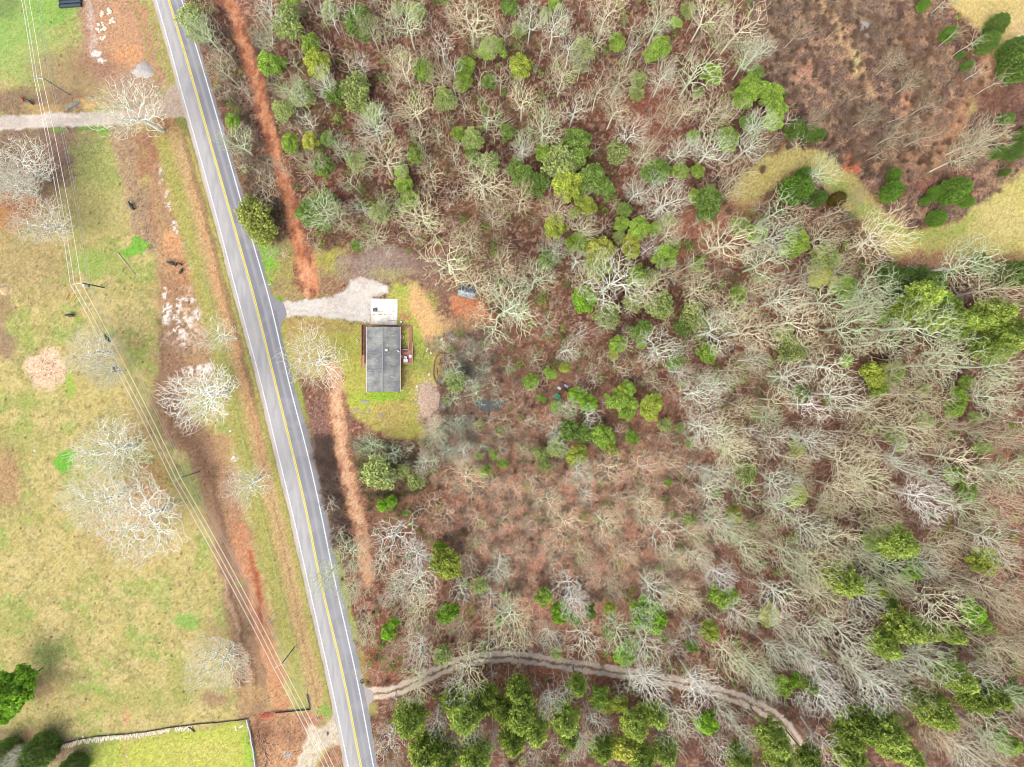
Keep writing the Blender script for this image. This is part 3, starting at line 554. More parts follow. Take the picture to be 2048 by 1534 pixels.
def rotv(v, axis, ang):
    axis = axis / (np.linalg.norm(axis) + 1e-9); return v * math.cos(ang) + np.cross(axis, v) * math.sin(ang) + axis * (axis @ v) * (1 - math.cos(ang))
def bare_tree_segs(seed, h=20., R=5.5, n=1300, fork=.4, zlow=.42, top=.9, step=.5, tip_r=.02, gaps=0., lean=.0, bias=.35):
    """grow a leafless tree towards points scattered through its crown; returns trunk and crown segments"""
    r = np.random.RandomState(seed); zc0, zc1 = h * zlow, h; pts = []
    ph = r.rand(6) * 6.283; hole = r.randn(12, 3) * [R * .55, R * .55, h * .15] + [0, 0, h * .72]; hr = R * (.16 + .2 * r.rand(12)) * gaps
    while len(pts) < n:
        q = r.rand(n * 4, 3) * 2 - 1; az = np.arctan2(q[:, 1], q[:, 0]); u = (q[:, 2] + 1) / 2
        lump = 1 + .14 * np.sin(2 * az + ph[0]) + .12 * np.sin(3 * az + ph[1] + u * 3) + .09 * np.sin(5 * az + ph[2] - u * 4)
        prof = np.where(u < .55, .45 + u * 1.0, np.sqrt(np.clip(1 - ((u - .55) / .5) ** 2, 0, 1))) * lump; prof = np.minimum(prof, 1.2)
        rad = np.hypot(q[:, 0], q[:, 1]); ok = (rad < prof) & (rad > prof * .25 * r.rand(len(rad)) * (1.4 - u)); q = q[ok]
        p = np.stack([q[:, 0] * R, q[:, 1] * R, zc0 + (q[:, 2] + 1) / 2 * (zc1 - zc0)], 1)
        if gaps > 0: p = p[(np.linalg.norm(p[:, None] - hole[None], axis=2) > hr[None]).all(1)]
        pts += list(p)
    A_ = np.array(pts[:n]); nt_ = int(h * fork / step); d0 = np.array([lean, 0, 1.]); N = [np.array([0, 0, 0.])]; par = [-1]
    for k in range(nt_): N.append(N[-1] + (d0 + r.randn(3) * [.06, .06, 0]) * step); par.append(len(N) - 2)
    for k in range(int(h * .3 / step)): N.append(N[-1] + (d0 + r.randn(3) * [.16, .16, 0]) * step); par.append(len(N) - 2)      # leader
    path = [k * step for k in range(len(N))]; best = np.full(n, 1e9); who = np.zeros(n, int); todo = np.ones(n, bool)
    def relax(k):
        v = A_ - N[k]; dd = np.linalg.norm(v, axis=1); pen = np.maximum(0, -v[:, 2]) * .9 + (0 if k > nt_ * .8 else 5) ; c = dd * 1.0 + bias * (path[k] + dd) + pen
        m_ = c < best; best[m_] = c[m_]; who[m_] = k
    for k in range(len(N)): relax(k)
    for it in range(n):
        q = int(np.argmin(np.where(todo, best, 1e9))); todo[q] = False; w_ = who[q]; p0 = N[w_]; p1 = A_[q]; L_ = np.linalg.norm(p1 - p0); m_ = max(1, int(round(L_ / (step * 2.2)))); pv = w_
        side = r.randn(3) * .05 * L_; side[2] -= .05 * L_
        for t_ in range(1, m_ + 1):
            f = t_ / m_; pp = p0 + (p1 - p0) * f + side * 4 * f * (1 - f); N.append(pp); par.append(pv); path.append(path[pv] + L_ / m_); pv = len(N) - 1; relax(pv)
    N = np.array(N); par = np.array(par); tips = np.zeros(len(N)); kids = np.zeros(len(N), int)
    for k in range(len(N) - 1, 0, -1): kids[par[k]] += 1
    tips[kids == 0] = 1
    for k in range(len(N) - 1, 0, -1): tips[par[k]] += tips[k]
    rad = tip_r * np.maximum(tips, 1) ** (1 / 2.35); trunk, crown = [], []
    for k in range(1, len(N)):
        p = par[k]; r0 = min(rad[p], rad[k] * 1.4); row = list(N[p]) + list(N[k]) + [r0, rad[k], float(np.clip(1.35 - rad[k] / (tip_r * 3.), 0, 1))]
        (trunk if k <= nt_ else crown).append(row)
        if kids[k] == 0:
            dk = N[k] - N[p]; dk /= np.linalg.norm(dk) + 1e-9; ou = N[k] - np.array([0, 0, h * .45]); ou /= np.linalg.norm(ou); dk = dk + ou * .8; dk /= np.linalg.norm(dk)
            for j in range(3):
                d = dk + r.randn(3) * .3; d /= np.linalg.norm(d); e_ = N[k] + d * (.35 + .55 * r.rand()) * R / 5.5; crown.append(list(N[k]) + list(e_) + [tip_r * .75, tip_r * .35, 1.])
    return np.array(trunk), np.array(crown)
VT = []        # (trunk mesh, crown mesh) per kind
def make_bare(seed, **k):
    t, c = bare_tree_segs(seed, **k)
    V, F_, tp = prisms(t, 7); mt = np_mesh("trunk", V, F_, M_BARK, {"tip": tp}, smooth=True)
    V, F_, tp = prisms(c, 3); mc_ = np_mesh("crown", V, F_, M_BARK, {"tip": tp})
    return mt, mc_
BIG = [make_bare(s, n=n_, fork=f, zlow=zl, gaps=g_, bias=b_, tip_r=tr) for s, n_, f, zl, g_, b_, tr in
       [(1, 640, .34, .44, .6, .9, .024), (2, 540, .4, .5, .8, 1.1, .025), (3, 700, .3, .4, .5, .8, .023), (4, 560, .44, .55, .7, 1.2, .025), (5, 600, .36, .46, 1., 1., .025), (6, 760, .32, .42, .4, .8, .022),
        (7, 480, .4, .5, 1., 1.3, .027), (8, 600, .44, .54, .6, 1., .024), (9, 640, .28, .38, .8, .9, .024), (10, 540, .38, .46, .9, .9, .025), (11, 680, .32, .42, .7, 1.4, .023), (12, 580, .38, .5, .5, .7, .024)]]
SPARSE = [make_bare(s, n=230, fork=.4, zlow=.42, gaps=1., tip_r=.034, bias=.8) for s in (21, 22, 23, 24)]
DENSE = [make_bare(s, n=1250, fork=.2, zlow=.28, gaps=.35, tip_r=.023, bias=.9) for s in (31, 32, 33)]

def leaf_mesh(cent, size, rs, tipv, up=.5):
    """cent (n,3): one bent leaf spray per centre"""
    n = len(cent); a = rs.randn(n, 3); a /= np.linalg.norm(a, axis=1, keepdims=True); b = rs.randn(n, 3); b[:, 2] *= (1 - up); b -= a * (a * b).sum(1, keepdims=True); b /= np.linalg.norm(b, axis=1, keepdims=True)
    sz = (size * (.6 + .8 * rs.rand(n)))[:, None]; a = a * sz; b = b * sz * .55
    V = np.stack([cent - a, cent + b, cent + a, cent - b], 1).reshape(-1, 3); F_ = np.arange(4 * n).reshape(n, 4)
    return V, F_, np.repeat(tipv, 4)
def green_crown(kind, seed):
    """unit crown: radius 1, height 2 (z 0..2)"""
    r = np.random.RandomState(seed); cs = []; tips = []
    if kind == 'pine':                                    # whorls of upswept branches with needle tufts
        for k in range(15):
            z = .25 + 1.62 * (k / 14.) ** .9; rad = (1 - (max(0., z - .3) / 1.75) ** 1.5) * (.85 + .3 * r.rand()); nb = max(3, int(8 * rad + 2)); a0 = r.rand() * 6.28
            for j in range(nb):
                az = a0 + 6.283 * j / nb + r.randn() * .18; ln = rad * (.7 + .4 * r.rand())
                for t in np.linspace(.3, 1, 5):
                    m = int(9 + 10 * t); p = np.array([math.cos(az) * ln * t, math.sin(az) * ln * t, z + .14 * t - .05]); q = p + r.randn(m, 3) * [.085, .085, .055]
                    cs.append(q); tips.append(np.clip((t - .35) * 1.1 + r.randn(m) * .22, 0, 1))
        size = .07
    elif kind == 'cedar':                                 # dense cone of short sprays
        n = 6000; z = r.rand(n) ** 1.15 * 2; prof = np.sqrt(np.clip(1 - ((z - .75) / 1.27) ** 2, 0, 1)); az = r.rand(n) * 6.283
        lump = 1 + .07 * np.sin(az * 5 + z * 6 + seed) + .08 * np.sin(az * 11 - z * 9) + .08 * np.sin(az * 2 + 2. * seed)
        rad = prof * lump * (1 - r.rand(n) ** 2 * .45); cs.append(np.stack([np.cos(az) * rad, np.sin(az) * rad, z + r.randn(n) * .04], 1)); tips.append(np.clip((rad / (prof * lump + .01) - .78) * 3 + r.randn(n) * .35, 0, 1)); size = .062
    elif kind == 'round':                                 # broad evergreen with leaf clumps
        m = 38; u = r.randn(m, 3); u /= np.linalg.norm(u, axis=1, keepdims=True); u[:, 2] = np.abs(u[:, 2]) * 1.1 - .25; cc = u * (.5 + .4 * r.rand(m, 1)); cr = .2 + .16 * r.rand(m)
        for k in range(m):
            k_n = int(1500 * cr[k] ** 1.6); v = r.randn(k_n, 3); v /= np.linalg.norm(v, axis=1, keepdims=True); v *= cr[k] * (r.rand(k_n, 1) ** .4); q = cc[k] + v; q[:, 2] = q[:, 2] * .95 + .95
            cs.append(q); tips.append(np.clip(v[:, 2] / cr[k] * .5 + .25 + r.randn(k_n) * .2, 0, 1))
        size = .085
    else:                                                 # 'soft': thin, airy understory crown of fine leaves
        n = 2300; u = r.randn(n, 3); u /= np.linalg.norm(u, axis=1, keepdims=True); az = np.arctan2(u[:, 1], u[:, 0]); lump = 1 + .13 * np.sin(az * 3 + seed) + .1 * np.sin(az * 7 + u[:, 2] * 5 + seed) + .08 * np.sin(az * 13)
        rad = (r.rand(n) ** .33) * .92 * lump; q = u * rad[:, None]; q[:, 2] = q[:, 2] * .8 + 1.0; cs.append(q); tips.append(np.clip(.3 + r.randn(n) * .25, 0, 1)); size = .085
    cs = np.concatenate(cs); tips = np.concatenate(tips)
    V, F_, tp = leaf_mesh(cs, size, r, tips); return np_mesh("crown", V, F_, M_LEAF, {"tip": tp})
def green_trunk(seed):
    r = np.random.RandomState(seed); seg = []; p = np.array([0, 0, -2.0]); 
    for k in range(7):
        q = p + np.array([r.randn() * .015, r.randn() * .015, .53]); seg.append(list(p) + list(q) + [.07 * (1 - k * .12), .07 * (1 - (k + 1) * .12), 0.]); 
        if k > 2:
            for j in range(6):
                az = r.rand() * 6.28; ln = .35 + .4 * r.rand(); seg.append(list(q) + [q[0] + math.cos(az) * ln, q[1] + math.sin(az) * ln, q[2] + .15] + [.022, .008, .3])
        p = q
    V, F_, tp = prisms(seg, 5); return np_mesh("trunk", V, F_, M_BARK, {"tip": tp})
GREEN = {k: [green_crown(k, s) for s in ss] for k, ss in {'pine': (41, 42, 43, 44), 'cedar': (51, 52, 53), 'round': (61, 62, 63, 64), 'soft': (71, 72, 73, 74)}.items()}
GTRUNK = [green_trunk(81), green_trunk(82)]

# ------------------------------------------------------------------ where the trees stand: crown centre (photo px), crown radius (px), look
BARE = """
405,60,30,g;470,280,32,g;440,130,28,t;535,20,26,w;530,75,26,g;655,20,24,w;562,172,26,g;592,185,28,g;648,165,26,w;742,60,26,t;815,45,40,g;775,15,24,t;942,30,48,c;968,92,26,t;882,85,24,w;718,122,20,w;808,130,32,c;885,152,26,t;782,162,24,t
742,250,38,w;830,215,38,c;836,268,22,c;872,262,22,t;925,205,22,t;970,230,32,g;765,315,50,t;862,352,36,t;965,362,52,c;668,282,20,g;612,240,22,w;625,322,26,t;530,362,24,t;700,20,22,g;850,110,20,t;905,130,20,w;640,420,40,g;676,430,32,t;845,430,46,c;748,468,36,t;892,528,60,c;940,488,36,t;985,432,30,t;1004,532,30,c;948,560,36,c;1008,618,66,g;722,415,22,w;765,400,22,t;700,360,24,t;905,300,24,t;690,300,20,g;560,330,22,t
1060,35,28,w;1106,46,30,w;1140,92,24,w;1190,82,25,c;1210,25,38,c;1320,35,36,g;1268,92,18,w;1415,25,38,c;1482,48,44,c;1502,112,30,g;1524,94,26,w;1395,140,52,g;1240,150,36,t;1122,150,28,c;1330,150,30,w;1198,182,26,c;1045,200,32,c;1088,252,38,g;1150,215,30,w;1230,220,30,c;1262,262,32,w;1292,302,28,c;1378,212,28,c;1428,225,42,t;1422,300,42,w;1360,300,30,w;1500,292,32,w;1482,348,30,t;1522,242,30,w;1050,295,26,w;1312,362,20,w;1272,385,28,w;1165,120,22,t;1000,150,24,t;1010,60,22,t;1340,230,26,t;1440,80,26,t;1110,105,22,t;1460,380,26,t
1112,418,32,p;1040,398,32,p;1166,448,28,c;1108,498,26,w;1332,400,46,w;1300,495,22,b;1345,462,28,c;1226,562,62,w;1155,522,25,w;1292,585,35,c;1172,562,32,c;1070,562,42,g;1390,525,25,c;1456,482,56,c;1402,582,36,c;1330,545,26,t;1378,560,20,t;1462,622,46,c;1432,664,44,w;1322,692,42,w;1500,664,48,c;1160,665,22,w;1100,645,25,t;1030,625,28,w;1130,702,26,w;1472,742,30,c;1362,742,26,w;1242,732,25,t;1530,525,44,g;1205,650,22,t;1255,690,22,t;1072,720,24,t;1380,690,24,t;1410,755,24,g;1182,745,22,t;1310,765,22,t
1130,815,26,g;1182,832,24,w;1402,790,44,w;1440,768,30,w;1492,810,28,c;1412,856,46,w;1452,872,44,c;1468,905,42,c;1512,862,24,w;1070,842,22,t;1106,858,22,w;1116,890,24,g;1162,945,28,w;1215,942,38,c;1285,932,38,p;1346,932,28,p;1392,940,22,w;1432,948,32,w;1420,985,36,w;1492,985,32,g;1045,900,20,t;1058,965,22,p;1095,1002,32,c;1135,965,20,p;1172,992,24,w;1206,1048,38,c;1128,1052,42,p;1290,1012,36,c;1322,1062,42,w;1432,1042,36,w;1382,1072,28,c;1470,1062,30,g;1502,1092,38,g;1396,1118,30,w;1242,1112,32,p;1342,1118,30,c;1030,985,24,p;1060,1050,24,p;1040,1100,24,p;1090,1090,24,t;1165,1100,26,p;1250,1000,24,p;1370,1010,24,p;1020,860,20,t;1000,900,22,t;985,970,24,p;1010,1040,24,p;950,1040,24,p;1230,1160,24,t;1110,1140,24,p;1180,1150,22,p;1015,1150,22,t
1140,1172,36,b;1146,1210,32,b;1025,1242,52,g;1100,1276,26,w;1170,1282,40,w;1235,1268,38,g;1302,1180,42,w;1362,1192,38,c;1286,1232,24,b;1290,1292,42,w;1382,1262,24,w;1352,1292,22,w;1440,1152,30,b;1476,1226,38,w;1452,1312,42,c;1502,1332,40,g;1300,1366,42,b;1392,1372,44,b;1268,1362,24,w;1530,1372,30,w;1102,1412,26,b;1356,1440,38,w;1186,1452,26,b;1166,1482,26,w;1332,1480,22,w;1446,1430,28,w;1490,1472,26,w;1440,1502,24,b;1132,1386,22,w;1062,1512,22,w;1225,1180,22,t;1200,1430,20,t;1250,1330,20,t;1400,1220,24,t
740,892,28,g;786,906,22,g;846,926,26,w;932,960,42,p;870,862,30,g;925,902,25,w;950,790,24,g;785,1080,46,b;830,1112,36,b;694,1112,42,g;650,1160,34,g;760,1130,28,w;830,1166,46,w;832,1222,38,c;725,1262,30,c;700,1182,26,g;842,1300,36,w;935,1332,44,c;832,1362,34,c;920,1386,36,b;780,1482,32,b;870,1452,25,b;938,1458,30,w;900,1502,26,w;985,1482,22,b;925,1252,25,t;1000,1132,30,w;920,1180,24,w;960,1090,26,p;890,1030,24,p;940,1125,22,p;870,1260,24,t;980,1200,24,w;975,1290,24,g;790,1180,26,w;780,1310,24,t;1000,800,20,t;905,800,22,g;900,720,22,t;935,700,24,t;970,700,22,t;880,688,20,g;906,742,24,g;942,768,22,w;916,850,24,g;878,872,20,t;962,738,20,g;950,850,22,t;890,905,22,g;860,900,20,t;985,770,22,t;960,900,20,g
1550,470,38,w;1560,422,38,g;1652,472,36,t;1772,470,58,c;1932,526,58,g;1742,576,46,g;1660,596,42,g;1566,602,42,w;1592,642,46,c;1742,612,36,g;1702,652,50,g;1842,652,58,g;1782,682,38,g;1988,582,52,t;1922,702,46,g;1872,732,46,g;1662,732,46,w;1582,752,42,w;1992,734,42,g;1802,752,40,t;1650,340,30,g;1928,312,38,t;1972,270,42,t;1600,440,28,t;1620,545,28,t;1690,540,26,t;1540,655,26,t;1620,690,28,t;1740,690,30,t;1510,575,28,c;1510,720,26,w
1682,790,46,w;1622,812,36,b;1562,802,36,c;1752,822,46,t;1632,882,38,w;1822,790,42,t;1872,802,38,t;1992,790,46,g;1732,872,42,t;1822,862,42,c;1882,862,38,t;1972,862,36,t;1702,922,48,c;1812,922,38,w;1922,922,48,c;2022,950,46,g;1742,962,46,c;1692,982,46,c;1872,952,32,w;1852,1002,48,b;1770,1022,32,c;1942,1022,38,g;2012,1012,36,p;1562,962,38,w;1572,1022,36,w;1622,1052,38,w;1682,1082,46,c;1582,1112,38,g;1642,1132,46,c;1722,1112,32,g;1782,1132,38,g;1882,1102,32,c;1862,1132,32,w;1992,1082,42,w;2022,1132,36,t;1560,880,32,w;1540,840,28,g;1600,960,30,t;1660,1010,30,t;1750,1060,28,t;1930,1080,30,t;1960,960,32,t;1540,1060,28,t;1590,920,26,c;2030,880,30,t
1562,1192,46,w;1652,1202,38,c;1722,1202,42,w;1882,1212,58,c;1982,1182,46,t;2022,1222,36,t;1622,1272,36,w;1692,1272,48,w;1962,1282,32,t;2002,1312,38,c;1862,1322,46,w;1802,1332,36,w;1722,1342,48,w;1762,1372,46,b;1642,1342,36,b;1642,1392,42,b;1682,1402,32,b;1652,1492,38,b;1962,1352,38,w;1832,1382,36,c;1732,1422,26,g;1972,1432,46,g;1882,1472,42,p;1932,1502,38,w;1800,1170,26,c;1560,1250,30,w;1600,1310,30,w;1550,1310,28,w;1920,1160,30,t;2030,1400,34,g;1990,1490,30,g;1700,1340,28,t;1830,1290,28,g;1780,1440,26,t;1610,1160,28,g;2030,1290,30,t
270,222,70,l;30,330,60,m;12,365,46,m;72,440,52,m;175,702,46,m;205,742,34,m;440,672,38,l;393,790,66,b;212,900,68,l;190,1005,66,l;276,1040,84,l;487,970,46,l;430,1332,60,m;30,1520,24,m;626,718,64,l;1790,120,24,d;1830,160,24,d;1600,60,28,d;1860,205,22,d;1740,230,22,d;1630,235,22,d;1800,260,34,d;1850,270,30,d;1770,300,24,d;1712,395,20,d
"""
GREENS = """
385,35,22,so;398,62,20,so;465,245,14,rb;575,28,20,so;577,52,26,so;625,92,18,rb;640,128,24,ry;540,130,18,rb;565,126,12,rb;722,50,24,rd;660,22,16,so;797,18,12,so;832,25,18,so;605,190,22,so;668,185,18,rd;712,178,26,so;714,205,20,so;745,228,18,so;850,140,18,rb;930,135,16,rb;924,165,16,rb;890,200,20,so;567,222,18,so;580,290,16,rb;620,280,14,yy;645,330,18,rd;655,276,12,rd;713,325,17,so;832,310,14,rb;805,342,14,rb;810,368,16,rb;985,100,22,rb;980,162,13,rd;945,280,20,so;915,268,12,rb;945,316,14,rd;978,328,20,so;1015,265,15,rd;1017,10,16,rd;590,2,14,rb
620,425,22,rd;655,412,20,rd;648,450,14,rd;760,425,18,so;820,396,16,rb;807,412,14,rb;715,490,12,rd;1110,10,11,rb;1092,28,12,so;1038,60,14,so;1040,132,20,ry;1165,102,20,so;1160,132,14,so;1232,86,16,rb;1302,108,14,rb;1322,98,18,rb;1376,22,14,so;1352,45,10,rb;1425,152,18,rb;1275,160,16,so;1272,188,14,so;1395,188,10,so;1512,145,14,rd;1482,196,20,rb;1516,186,22,rb;1500,165,14,rb;1452,282,20,rb;1500,246,16,rd;1235,306,20,so;1156,282,24,rd;1160,312,22,rd;1120,326,28,so;1086,306,16,rb;1040,345,24,rd;1068,372,24,rd;1136,370,24,ry;1180,355,24,rd;1206,378,20,rd;1310,342,24,rd;1360,345,14,rb;1395,342,12,rb;1385,272,12,rb;1160,390,14,rd
1172,412,20,ry;1148,427,10,rb;1110,450,21,ry;1156,482,18,rb;1096,518,18,rd;1250,420,14,rd;1242,448,12,rb;1280,458,18,rb;1308,458,12,rb;1336,440,14,so;1238,475,12,so;1262,488,16,yy;1264,505,14,ry;1330,515,20,rb;1346,492,12,so;1388,394,13,rb;1418,402,22,rd;1412,422,20,rd;1200,505,22,yy;1196,535,20,ry;1275,550,18,rb;1298,556,18,so;1168,596,23,RB;1215,632,22,so;1266,605,18,so;1320,612,26,so;1385,635,26,so;1368,655,16,rd;1280,660,20,rd;1238,690,15,rb;1282,686,10,rb;1226,712,9,yy;1395,530,12,rb;1475,592,16,rb;1352,722,16,rd;1415,708,18,rb;1480,452,18,so;1512,468,16,rb;1100,745,12,rb;1128,735,10,ry
1062,765,14,rb;1083,797,9,rb;1112,812,11,rb;1155,792,16,RB;1176,806,16,RB;1232,800,20,rb;1240,785,14,ry;1256,778,14,rb;1252,825,14,rb;1300,808,20,ry;1302,832,12,ry;1262,805,12,rb;1138,860,18,rd;1168,868,16,rd;1204,875,20,rb;1215,892,14,ry;1230,902,9,yy;1262,875,13,rb;1083,908,14,so;1112,895,18,so;1156,912,18,ry;1088,928,14,so;1330,850,13,so;1360,856,10,so;1380,885,10,so;1490,945,22,so;1464,1028,17,yy;1430,985,13,so;1380,1038,11,rb;1336,965,7,rb;1506,1050,9,so;1450,900,11,rb;1087,1193,15,rb;1122,1222,18,RB;1180,1222,14,rd;1150,1238,12,rb;1298,1232,30,RB;1250,1308,18,RB;1262,1288,14,rb;1215,1265,12,so;1218,1215,11,ry;1445,1190,23,rb;1535,1228,18,yy;1420,1262,18,ry;1113,1306,11,so;1385,1290,11,rd
820,1440,28,py;905,1402,20,pd;930,1425,32,py;960,1412,20,pd;975,1388,18,pd;1005,1420,20,pd;868,1490,22,pd;848,1508,28,py;892,1518,26,py;950,1512,30,py;1035,1382,22,pd;1040,1430,28,py;1072,1462,24,py;1025,1482,24,pd;1155,1372,18,pd;1200,1395,20,rb;1208,1410,16,ry;1238,1408,16,ry;1130,1440,26,py;1272,1450,24,py;1312,1430,22,py;1250,1495,30,yy;1410,1442,22,RB;1204,1500,20,pd;1285,1520,22,py;1332,1505,22,py;1480,1515,22,pd;1548,1478,26,py;1560,1518,22,py;1140,1475,18,pd;885,1128,16,RB;895,1122,26,ry;880,1100,14,RB;895,1222,19,RB;778,1262,14,RB;788,1246,12,RB;885,1310,18,so;765,1010,11,RB;785,1003,10,RB;812,1025,7,rb;822,1046,6,rb;758,945,30,so;805,942,13,so;832,962,16,so;987,910,9,rb;970,942,12,rb;1005,925,9,rb;958,912,6,rb;960,1170,15,so;912,762,20,so;1000,860,8,rb;930,1165,10,so;1010,1190,8,so;1000,1245,8,rb
1988,55,18,cd;1970,88,18,cd;2022,105,22,cd;2032,135,28,cd;1895,70,13,cl;1845,12,10,cl;1932,132,9,cd;1920,112,7,cd;1540,190,18,rb;1552,218,18,rb;1545,245,16,rb;1588,262,18,cd;1614,268,15,cd;1633,272,12,cd;1560,195,9,cd;1786,352,12,cl;1780,385,18,cl;1902,384,24,cl;1867,386,12,cl;1870,438,15,cl;1931,405,11,cl;1850,402,9,cl;1588,382,26,cl;1606,352,15,cl;1634,398,16,cd;1672,400,15,cb;1990,306,12,cd;2022,306,16,cd;2008,346,8,cd;2010,240,11,cd;2044,272,14,cd
1592,484,24,rb;1582,500,18,rb;1648,520,28,so;1640,552,20,yy;1662,558,14,yy;1690,575,20,rb;1772,545,18,cd;1795,560,22,cd;1830,552,18,cd;1868,566,20,rd;1850,592,24,py;1888,612,26,rb;1800,592,18,cd;1958,528,20,rd;2000,550,24,cd;2030,550,24,cd;1920,642,20,py;1958,640,18,py;1992,625,24,py;2012,680,26,py;1972,692,20,pd;1912,664,16,pd;1990,705,18,py;2036,660,20,py;1585,702,24,so;1565,668,18,so;1690,720,12,rb;1748,752,24,ry;1775,748,22,rb;1798,738,12,rb;1930,762,13,rb;1972,722,10,rb;1768,632,14,rb;1700,600,14,so;1815,620,18,pd;1870,640,18,py
1756,778,16,rb;1918,790,14,rb;1910,815,18,rb;1846,780,13,so;1600,788,16,rd;1850,842,15,so;1790,872,18,so;1802,892,12,rb;1592,895,16,ry;1590,990,20,ry;1965,895,15,rb;1905,948,18,rb;1932,982,18,rb;1795,1085,26,py;1742,1080,18,RB;1758,1092,12,rb;1965,1122,24,ry;1822,1140,18,RB;1950,835,12,so;2022,852,6,rb;1688,1160,28,py;1728,1172,20,so;1780,1200,16,rb;1766,1188,14,ry;1808,1158,12,rb;1770,1290,22,py;1810,1255,26,py;1850,1262,18,py;1942,1222,24,RB;1960,1250,18,rb;1908,1270,16,py;1562,1370,20,rb;1585,1358,16,RB;1620,1372,13,pd;1910,1352,26,py;1950,1400,20,pd;1982,1388,24,pd;1872,1422,26,py;1720,1452,26,pd;1700,1472,22,pd;1772,1460,28,py;1790,1492,24,py;1830,1400,16,pd;1702,1512,24,py;1822,1512,20,py;2012,1482,24,rb;2032,1380,20,rd;1620,1522,20,pd
510,436,30,ol;525,462,24,ol;505,410,18,ol;20,1382,34,RB;45,1362,24,RB;10,1420,22,RB;14,1506,26,cd;86,1498,28,cd;150,1532,22,cd;8,1545,20,cd
"""
BCOL = {'w': (222, 229, 214), 'b': (238, 248, 238), 'c': (222, 220, 192), 'g': (204, 218, 188), 't': (198, 194, 168), 'p': (222, 206, 182), 'm': (212, 213, 202), 'l': (220, 224, 212), 'd': (172, 162, 140)}
BWORD = {'w': 'pale grey', 'b': 'bright whitish', 'c': 'cream', 'g': 'greenish grey', 't': 'tan', 'p': 'pinkish tan', 'm': 'dull grey', 'l': 'light grey', 'd': 'brownish grey'}
GCOL = {'rb': ('round', (138, 166, 76), 'bright green'), 'RB': ('round', (130, 172, 58), 'vivid green'), 'rd': ('round', (114, 140, 72), 'deep green'), 'ry': ('round', (158, 172, 78), 'yellow green'),
        'yy': ('round', (168, 174, 86), 'yellowish'), 'so': ('soft', (154, 168, 106), 'dull soft green'), 'py': ('pine', (148, 168, 84), 'olive'), 'pd': ('pine', (124, 144, 66), 'dark olive'),
        'cd': ('cedar', (98, 126, 60), 'dark green'), 'cl': ('cedar', (100, 136, 54), 'fresh green'), 'cb': ('cedar', (104, 92, 44), 'brownish'), 'ol': ('soft', (150, 160, 84), 'olive')}

